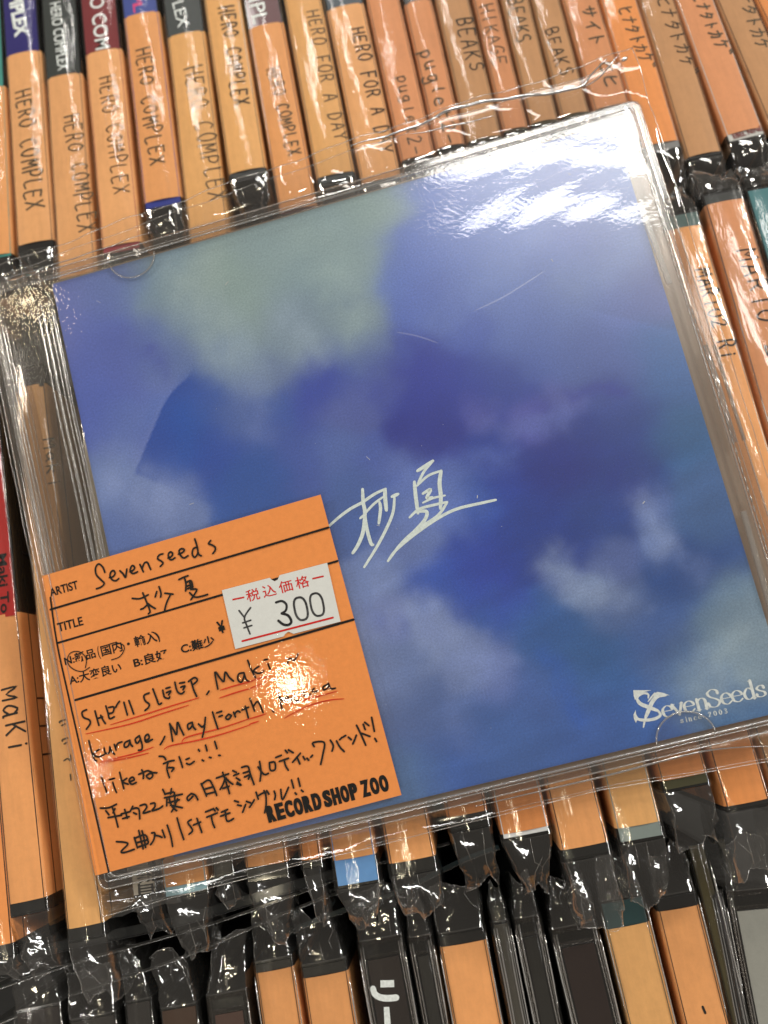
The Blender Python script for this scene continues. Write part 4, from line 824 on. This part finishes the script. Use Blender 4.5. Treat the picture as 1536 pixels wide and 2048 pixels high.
# heavy condensed shop name
n2 = np.array([-ex[1], ex[0]])/np.linalg.norm(ex)
for wd_, a_, c_ in (('RECORD', 0, .452), ('SHOP', .466, .752), ('ZOO', .776, 1.0)):
    cw_ = 1.0/len(wd_)
    for li, ch in enumerate(wd_):
        V, Fs = text2d(ch, .045); x0 = a_+(c_-a_)*cw_*(li+.09); ww = (c_-a_)*cw_*.80
        for kk, sx in enumerate((-.13, 0, .13)):
            P = o_+ex*x0+V[:, :1]*(ex*ww)+V[:, 1:]*(n2*3.15)+ex/np.linalg.norm(ex)*sx-n2*.1
            b.add([(q[0], q[1], ZT+.06+kk*.004) for q in P], Fs)
b.build('printed_shop_name', PRINT, cardo)
HW = {A_: [
 [(500, 632), (482, 590), (450, 568), (428, 600), (434, 650), (470, 690), (495, 718), (470, 745), (435, 758)], [(535, 672), (562, 665), (578, 640), (565, 618), (545, 632), (540, 665), (560, 692), (585, 696), (606, 680)],
 [(615, 620), (640, 645), (658, 672), (664, 640), (668, 608)], [(692, 628), (718, 615), (728, 595), (714, 580), (700, 592), (695, 622), (715, 642), (750, 628)], [(768, 572), (782, 600), (795, 628)], [(786, 602), (802, 562), (824, 555), (838, 580), (851, 610)],
 [(945, 490), (915, 500), (905, 528), (930, 545), (946, 562), (925, 587)], [(985, 522), (1010, 510), (1020, 490), (1005, 475), (988, 490), (990, 520), (1010, 537), (1037, 520)], [(1065, 492), (1095, 480), (1110, 460), (1090, 450), (1070, 465), (1077, 497), (1105, 522), (1138, 504)],
 [(1206, 440), (1180, 450), (1170, 490), (1190, 517), (1214, 480), (1204, 420), (1190, 376)], [(1212, 470), (1222, 495), (1240, 506)], [(1312, 388), (1295, 412), (1322, 422), (1346, 440), (1345, 465), (1328, 488)],
 [(710, 832), (770, 834), (832, 804)], [(790, 790), (820, 860), (846, 930), (834, 950)], [(825, 880), (800, 905), (775, 916)], [(830, 872), (860, 895), (886, 910)], [(915, 742), (930, 790), (928, 822)], [(898, 780), (886, 822)], [(960, 792), (1022, 800)], [(1002, 806), (975, 862), (958, 922)],
 [(1068, 688), (1100, 672), (1138, 658)], [(1110, 672), (1122, 720), (1120, 775)], [(1120, 712), (1160, 696), (1176, 745)], [(1130, 738), (1165, 726)], [(1135, 758), (1170, 746)], [(1160, 764), (1205, 762), (1188, 800), (1160, 842)], [(1150, 788), (1190, 822), (1240, 816), (1288, 802)], [(1150, 700), (1160, 760)],
 [(350, 1365), (358, 1310), (340, 1268), (296, 1240), (240, 1248), (214, 1290), (222, 1342), (270, 1382), (330, 1392), (382, 1362)], [(520, 1190), (580, 1172), (640, 1190), (646, 1232), (610, 1282), (550, 1304)], 
 ], B_: [
 [(132, 1455), (110, 1330), (150, 1378), (176, 1400), (185, 1330), (215, 1370), (246, 1397)], [(322, 1336), (285, 1345), (278, 1385), (305, 1405), (326, 1350)], [(322, 1336), (338, 1385), (358, 1400)], [(350, 1245), (375, 1310), (407, 1372)], [(432, 1290), (393, 1320), (430, 1342), (467, 1322)],
 [(498, 1270), (508, 1296), (516, 1312)], [(470, 1243), (494, 1238)], [(638, 1277), (652, 1236), (672, 1236), (690, 1248), (718, 1198)],
 ], C_: [
 [(216, 280), (180, 300), (192, 342), (238, 362), (246, 392), (215, 437)], [(284, 290), (300, 350), (316, 406)], [(330, 325), (350, 365), (368, 392)], [(302, 352), (345, 338)], [(372, 250), (388, 300), (402, 352), (440, 337)], [(396, 262), (436, 258), (430, 300), (400, 310)], [(482, 212), (462, 240), (452, 262)],
 [(518, 220), (532, 270), (546, 322)], [(558, 206), (578, 260), (597, 314)], [(722, 145), (680, 165), (690, 208), (722, 235), (716, 262), (688, 286)], [(752, 112), (782, 190), (800, 236), (822, 226)], [(832, 122), (846, 178), (880, 188), (888, 176)], [(858, 108), (890, 98)], [(862, 142), (898, 128), (880, 160)],
 [(930, 58), (948, 128), (980, 152), (1006, 134)], [(968, 66), (1008, 58)], [(978, 98), (1012, 88), (996, 118)], [(1062, 50), (1082, 120), (1106, 172)], [(1040, 52), (1088, 20), (1112, 42), (1076, 78)], [(1206, 130), (1188, 157)],
 [(235, 530), (258, 620), (284, 692), (298, 690)], [(322, 598), (274, 636), (310, 662), (360, 642)], [(358, 588), (368, 630), (398, 628), (404, 580)], [(404, 580), (420, 615), (442, 640)], [(440, 560), (455, 605)], [(452, 585), (470, 552), (502, 540)], [(566, 526), (525, 548), (524, 582), (552, 574), (566, 535)], [(566, 535), (574, 560), (588, 576)],
 [(640, 492), (610, 518), (624, 552), (652, 520)], [(642, 490), (664, 560), (662, 600), (636, 608)], [(690, 532), (722, 510), (712, 478), (688, 500), (698, 542), (748, 520)], [(848, 496), (832, 530), (812, 562)],
 [(888, 392), (900, 460), (912, 534)], [(888, 396), (918, 440), (944, 482), (950, 380), (975, 430), (1002, 484)], [(1070, 382), (1034, 400), (1042, 440), (1070, 410)], [(1070, 385), (1080, 420), (1098, 440)], [(1120, 395), (1150, 420), (1166, 405)], [(1176, 342), (1168, 430), (1152, 502)],
 [(1234, 298), (1256, 370), (1278, 434)], [(1268, 306), (1308, 292)], [(1286, 336), (1314, 326)], [(1362, 318), (1340, 345), (1362, 358), (1386, 330), (1364, 316)], [(1404, 300), (1420, 338)], [(1414, 312), (1436, 290), (1456, 300)],
 [(335, 818), (356, 880), (382, 952)], [(428, 868), (440, 905), (458, 948)], [(398, 846), (442, 834)], [(484, 786), (500, 850), (518, 918)], [(542, 834), (508, 862), (552, 882)], [(562, 862), (602, 846), (586, 824), (560, 850), (580, 882), (618, 868)],
 [(638, 802), (702, 774)], [(662, 766), (676, 800), (674, 836)], [(712, 772), (746, 786)], [(742, 790), (700, 812), (724, 838), (752, 814), (744, 790), (784, 790)], [(803, 656), (840, 660), (856, 684)], [(838, 716), (888, 696), (924, 690)], [(874, 712), (866, 760), (886, 828)], [(880, 748), (922, 750), (904, 778)],
 [(964, 660), (978, 700), (992, 746)], [(1020, 682), (1046, 672)], [(1024, 714), (1050, 722), (1086, 698)], [(1120, 602), (1130, 614)], [(1178, 566), (1190, 612)], [(1252, 536), (1270, 594)], [(1150, 686), (1162, 694)], [(1208, 664), (1222, 668)], [(1284, 648), (1296, 650)],
 [(328, 1075), (395, 1072), (458, 1043)], [(372, 1096), (398, 1130)], [(446, 1080), (430, 1112)], [(390, 1152), (500, 1132)], [(424, 1068), (450, 1150), (470, 1228)], [(496, 1122), (566, 1104)], [(524, 1086), (546, 1156)], [(508, 1160), (560, 1144)], [(590, 1060), (570, 1100)], [(580, 1082), (636, 1078), (646, 1162)], [(596, 1112), (620, 1124)],
 [(648, 1056), (688, 1044), (702, 1070), (672, 1116), (730, 1100)], [(734, 1040), (766, 1034), (768, 1064), (744, 1096), (800, 1080), (832, 1058)], [(832, 924), (852, 964)], [(902, 918), (896, 960)], [(848, 962), (918, 944)], [(846, 992), (990, 962)], [(866, 1000), (864, 1056)], [(884, 996), (906, 1060), (944, 1096)], [(880, 1030), (966, 1008)], [(896, 1052), (990, 1072)], [(952, 1000), (926, 1064), (904, 1104)], [(926, 950), (932, 1040)],
 [(1064, 956), (1030, 988), (1040, 1014), (1076, 980)], [(1064, 956), (1096, 972), (1116, 1008)], [(1142, 878), (1164, 926), (1186, 978)], [(1146, 882), (1204, 848), (1240, 900), (1268, 972)], [(1162, 924), (1234, 904)], [(1184, 962), (1256, 944)],
 [(1266, 832), (1364, 798)], [(1316, 786), (1348, 880), (1372, 958)], [(1332, 846), (1318, 886), (1296, 924)], [(1340, 830), (1370, 862), (1398, 882)], [(1318, 916), (1368, 898)],
 [(458, 1346), (530, 1352), (548, 1370), (496, 1424), (520, 1434), (602, 1408)], [(602, 1312), (628, 1396)], [(606, 1318), (690, 1292), (716, 1352)], [(616, 1356), (710, 1330)], [(638, 1256), (656, 1330), (674, 1404)], [(664, 1258), (680, 1320), (694, 1392)], [(628, 1392), (712, 1362)],
 [(742, 1276), (768, 1278), (758, 1334), (734, 1370)], [(764, 1294), (800, 1300), (826, 1312)], [(828, 1252), (850, 1312)], [(868, 1212), (896, 1300), (912, 1384)], [(948, 1154), (972, 1240), (1002, 1328)], [(1062, 1168), (1034, 1190), (1062, 1232), (1072, 1260), (1044, 1286)], [(1108, 1158), (1128, 1216), (1148, 1272)], [(1080, 1212), (1138, 1188)],
 [(1178, 1106), (1232, 1084)], [(1188, 1148), (1272, 1114)], [(1224, 1138), (1234, 1190), (1252, 1232)], [(1240, 1078), (1256, 1098)], [(1264, 1072), (1280, 1090)], [(1306, 1108), (1356, 1086)], [(1300, 1140), (1374, 1114)], [(1336, 1094), (1352, 1180), (1404, 1160)],
 ], D_: [
 [(165, 252), (178, 300), (190, 346)], [(138, 282), (192, 260)], [(203, 190), (222, 240), (240, 290)], [(232, 252), (262, 214), (286, 246), (308, 302)], [(384, 284), (394, 298)], [(430, 150), (446, 210), (462, 272)], [(440, 170), (478, 214), (500, 172), (528, 210)], [(536, 200), (576, 186), (562, 164), (542, 186), (558, 212), (594, 204)],
 [(656, 128), (630, 150), (650, 168), (692, 154)], [(722, 108), (704, 130), (732, 138), (752, 122)], [(838, 72), (794, 96), (804, 122), (840, 92)], [(836, 66), (856, 110), (892, 106)],
 [(64, 772), (92, 786)], [(72, 812), (112, 796)], [(92, 830), (122, 850)], [(100, 866), (132, 890), (96, 880)], [(136, 746), (186, 738), (206, 800), (236, 884)], [(148, 792), (192, 778)], [(158, 824), (200, 808), (190, 840)],
 [(280, 698), (292, 780), (284, 856)], [(268, 742), (316, 802), (352, 794)], [(360, 708), (368, 768), (406, 762), (402, 704), (360, 708)], [(412, 666), (456, 648)], [(440, 698), (514, 672)], [(480, 688), (490, 732), (512, 768)], [(488, 608), (506, 628)], [(514, 604), (552, 628)],
 [(548, 704), (610, 632)], [(582, 662), (606, 718)], [(632, 658), (648, 684)], [(664, 672), (678, 688)], [(708, 648), (694, 664)], [(722, 578), (712, 546), (802, 544), (792, 640), (774, 722)], [(852, 526), (876, 570), (866, 614)], [(902, 532), (930, 582), (964, 618)], [(928, 522), (946, 504)], [(956, 500), (976, 488)],
 [(998, 502), (1022, 522)], [(1034, 556), (1050, 520), (1062, 486)], [(1064, 406), (1100, 480), (1138, 566)], [(1104, 470), (1172, 496)], [(1118, 398), (1134, 440)], [(1130, 382), (1164, 408)], [(1186, 342), (1208, 454)], [(1212, 512), (1226, 536)],
 [(78, 1016), (110, 1026)], [(102, 1050), (132, 1056)], [(144, 1108), (168, 1046)], [(174, 1020), (206, 1032)], [(200, 1068), (218, 1042), (238, 1008)], [(252, 946), (270, 1002)], [(268, 976), (324, 952), (334, 1040), (322, 1112)], [(316, 934), (330, 954)], [(338, 934), (356, 962)], [(398, 938), (408, 970), (402, 1006)], [(452, 924), (466, 1008), (514, 908)],
 [(538, 848), (556, 912)], [(568, 952), (578, 964)], [(592, 834), (608, 898)], [(618, 930), (632, 942)],
 ]}
b = MB()
for cr, sts in HW.items():
    for st in sts: stroke(b, [cr(*q) for q in st], .37 if not (cr is A_ and st[0] in ((350, 1365), (520, 1190))) else .2, lambda x, y: ZT+.085, 4)
b.build('handwriting', PEN, cardo)
b = MB()
for cr, st in ((C_, [(408, 402), (700, 314), (900, 250), (1126, 183)]), (C_, [(210, 476), (560, 398), (800, 320), (1042, 243)]), (C_, [(320, 726), (350, 698), (600, 636), (756, 582)]), (C_, [(360, 732), (380, 706), (560, 668), (718, 630)]),
               (C_, [(1298, 122), (1420, 84), (1560, 50)]), (B_, [(370, 1396), (450, 1374), (520, 1352)]), (C_, [(1290, 186), (1420, 142), (1540, 108)]), (B_, [(345, 1460), (420, 1430), (492, 1408)]),
               (C_, [(986, 542), (1010, 510), (1100, 480), (1300, 430), (1540, 350)]), (D_, [(190, 356), (260, 336), (336, 312)]), (C_, [(842, 600), (900, 570), (1100, 530), (1300, 480), (1540, 402)]), (D_, [(196, 398), (274, 373)]),
               (D_, [(480, 242), (700, 186), (908, 130)]), (D_, [(480, 350), (560, 304), (700, 240), (850, 202), (962, 192)])):
    stroke(b, [cr(*q) for q in st], .24, lambda x, y: ZT+.075, 5, taper=.5)
b.build('red_underline', RED, cardo)
# ---- price sticker stuck on the card
ZS = ZT+.13
Bs = crop(400, 980, 3.657, ZS)
st = thing('price_sticker', 'small white price sticker reading 300 yen stuck on the orange card', 'price sticker', MC)
def lerp(a, c, t): return (a[0]+(c[0]-a[0])*t, a[1]+(c[1]-a[1])*t)
TLs, TRs, BRs, BLs = (160, 733), (930, 532), (1028, 962), (258, 1163)
out_ = [TLs, lerp(TLs, TRs, .455), (522, 655), (545, 668), (568, 656), lerp(TLs, TRs, .548), TRs, BRs, lerp(BRs, BLs, .448), (668, 1044), (645, 1036), (622, 1054), lerp(BRs, BLs, .54), BLs]
b = MB(); P = [Bs(*q) for q in out_][::-1]
c0 = Bs(594, 848); k = len(P)
import mathutils
tri = mathutils.geometry.tessellate_polygon([[Vector((q[0], q[1], 0)) for q in P]])
b.add([(q[0], q[1], ZS) for q in P]+[(q[0], q[1], ZS-.08) for q in P], [tuple(t) for t in tri]+[(i, (i+1) % k, (i+1) % k+k, i+k) for i in range(k)])
b.build('sticker_paper', paper('white_sticker', (222, 224, 220), mott=.03), st)
b = MB(); zs = lambda x, y: ZS+.035; wq = 1/3.657/10.3
def sst(pts, wd, sm=True): stroke(b, [Bs(*q) for q in pts], wd*wq, zs, 5, smooth=sm)
sst([(242, 801), (320, 785)], 12, False); sst([(826, 648), (900, 631)], 12, False); sst([(310, 1105), (972, 933)], 14, False)
o_ = Bs(348, 822); ex = Bs(808, 702)-o_; n2 = np.array([-ex[1], ex[0]])/np.linalg.norm(ex)
for i, ch in enumerate('税込価格'):
    V, Fs = text2d(ch, .008); P = o_+ex*(i*.262)+V[:, :1]*(ex*.21)+V[:, 1:]*(n2*2.35); b.add([(q[0], q[1], ZS+.035) for q in P], Fs)
b.build('red_print', REDP, st)
b = MB()
sst([(556, 822), (600, 812), (632, 838), (628, 880), (598, 902)], 17); sst([(598, 902), (645, 918), (668, 960), (650, 985), (612, 984), (574, 956)], 19)
b.build('stamped_digit', STAMP, st)
def ell(cx, cy, rx, ry, rot=-.24, k=22): return [(cx+rx*math.cos(a)*math.cos(rot)-ry*math.sin(a)*math.sin(rot), cy+rx*math.cos(a)*math.sin(rot)+ry*math.sin(a)*math.cos(rot)) for a in np.linspace(0, 2*math.pi, k)]
for cx, cy in ((738, 868), (856, 838)):
    b = MB(); pts = [(cx+46*np.sign(math.cos(a))*abs(math.cos(a))**.75*.97-(-.24)*88*math.sin(a)*-1*.55*-1, cy+84*np.sign(math.sin(a))*abs(math.sin(a))**.8) for a in np.linspace(0, 2*math.pi, 26)]
    pts = [(x+(y-cy)*.0+(y-cy)*.10, y-(x-cx)*.22) for x, y in pts]; sst(pts, 16); b.build('stamped_digit', STAMPG, st)
b = MB(); sst([(286, 882), (322, 928)], 13); sst([(370, 860), (326, 930), (342, 990), (366, 1052)], 13); sst([(312, 972), (372, 952)], 12); sst([(322, 1008), (380, 990)], 12); b.build('stamped_yen_mark', STAMPG, st)

# ------------------------------------------------------------------ the clear sleeve round the case
sl = thing('clear_sleeve', 'clear plastic sleeve wrapped round the case, its mouth raised at the top right', 'plastic sleeve', MC)
SX0, SX1 = -17.6, 130.2
def topedge(x):       # measured free edge above the case
    return float(np.interp(x, [-18, -11.9, 23, 57, 91, 119, 126, 131], [8.2, 8.6, 11.1, 13.0, 14.6, 14.9, 15.6, 16.2]))
def botedge(x):
    return float(np.interp(x, [-18, 10, 52, 83, 115, 131], [-128.4, -127.6, -127.1, -126.8, -128.8, -129.6]))
GX = np.linspace(SX0, SX1, 120); rows = []
def fz(x, y):
    dx = max(0, X0+.6-x, x-(X1-.6)); dy = max(0, y-(Y0-.4), (Y1+.4)-y); dd = math.hypot(dx, dy)
    z = 1.72 - 4.2*(1-math.exp(-(dd/1.6)**1.6))
    # slack film: soft waves, strongest toward the top right corner
    g = math.exp(-(((x-108)/30)**2+((y+10)/17)**2))
    wv = .034*g*math.sin(y*2.2-x*.10+2.2*math.sin(x*.10+y*.15))+.09*g*(math.sin(x*.16+y*.40+1.4*math.sin(x*.09+1))+.30*math.sin(x*.42-y*.55+2*math.sin(y*.2)))
    edge_ = min(1, dd/4)
    wv += edge_*(1.0 if y > Y0 else .3)*(.55*math.sin(x*.22+y*.4)+.22*math.sin(x*.71+1.3))
    wv += .02*math.sin(x*.17+y*.05)+.012*math.sin(y*.21+x*.1)
    if False: wv = max(wv, -.12) if not (x < 45 and y < -45) else max(wv, -.02)
    return z+wv
for j in range(110):
    t = j/109; row = []
    for x in GX:
        y = topedge(x)+(botedge(x)-topedge(x))*t; row.append((x, y, fz(x, y)))
    rows.append(row)
b = MB(); b.grid(rows); b.f = [f[::-1] for f in b.f]; b.build('front_film', FILM_COVER, sl, True)
rows2 = []
for j in range(30):
    t = j/29; rows2.append([(x, topedge(x)-.8+(botedge(x)+.6-topedge(x))*t, -10.6+ (5.5 if (t < .06 or t > .96) else 0)+.4*math.sin(x*.3+t*9)) for x in GX[::3]])
b = MB(); b.grid(rows2); b.build('back_film', film('back_film', base=.05, rough=.1, haze=.01), sl, True)
b = MB()
for rws, r_, in ((rows, .11),):
    b.tube([(p[0], p[1], p[2]+.05) for p in rws[0]], r_, 5); b.tube([(p[0], p[1], p[2]+.05) for p in rws[-1]], r_, 5)
    b.tube([(r[0][0], r[0][1], r[0][2]+.05) for r in rws], .10, 5); b.tube([(r[-1][0], r[-1][1], r[-1][2]+.05) for r in rws], .10, 5)
b.tube([(p[0], p[1]+.2, p[2]) for p in rows2[0]], .09, 5); b.tube([(p[0], p[1], p[2]) for p in rows2[-1]], .09, 5)
b.build('film_edge', FILM_EDGE, sl, True)
def fold(pts, r_, lift=.5):
    b = MB(); q = [PXL for PXL in smooth_pts([cov(*p, -1.0) for p in pts], 6)]
    k_ = len(q); rr = [r_*max(.15, math.sin(math.pi*min(1, (i+.6)/k_)))**.6 for i in range(k_)]
    b.tube([(p[0], p[1], fz(p[0], p[1])+lift) for p in q], rr, 8); b.build('fold_streak', FILM_STREAK, sl, True)
fold([(700, 289), (770, 268), (860, 232), (910, 212), (1000, 196), (1090, 180), (1160, 166), (1185, 142), (1214, 116)], .34)
fold([(1170, 164), (1205, 145), (1240, 104)], .15)
fold([(1245, 118), (1256, 110)], .45)
fold([(820, 262), (920, 240), (990, 228)], .14)
fold([(950, 1612), (1100, 1578), (1210, 1552), (1340, 1516), (1420, 1500), (1545, 1494)], .22, .3)
fold([(0, 556), (90, 534), (200, 492), (300, 462)], .12)
fold([(40, 548), (60, 600), (80, 640)], .1, .2)
# crumpled corner at the hinge
for nm, (cx_, cy_), (wx_, wy_) in (('crumpled_corner', (-10, 3.5), (12, 6)), ('crumpled_corner', (-9, -126.5), (15, 5))):
    b = MB(); rs = random.Random(5); rw = []
    for i in range(8):
        rw.append([(cx_-wx_/2+wx_*j/9+rs.uniform(-.3, .3), cy_-wy_/2+wy_*i/7+rs.uniform(-.3, .3), fz(cx_-wx_/2+wx_*j/9, cy_-wy_/2+wy_*i/7)+.35+rs.uniform(-.35, .35)) for j in range(10)])
    b.grid(rw); b.build(nm, FILM_CRUMPLE, sl)

b = MB(); rs = random.Random(11)
for i in range(26):
    x = rs.uniform(2, 118); y = -rs.uniform(3, 118); a_ = rs.uniform(0, 6.28); l_ = rs.choice([.0, .0, .0, .5, .9]); r_ = rs.uniform(.03, .075)
    z_ = fz(x, y)+.05; b.tube([(x, y, z_), (x+(l_+.08)*math.cos(a_), y+(l_+.08)*math.sin(a_), z_)], r_, 4)
b.build('dust', ink('dust_specks', (190, 190, 185)), sl, kind='stuff')
SCR = film('film_scratch', base=.05, edge=.2, rough=.4, haze=.05)
for pts, wd in (([(948, 622), (1010, 592), (1092, 540)], .35), ([(792, 664), (835, 672), (876, 686)], .3), ([(440, 520), (452, 640), (468, 740)], .06)):
    b = MB(); stroke(b, [cov(*p, 1.8) for p in pts], wd, lambda x, y: fz(x, y)+.04, 5, taper=.8); b.build('scratch', SCR, sl)
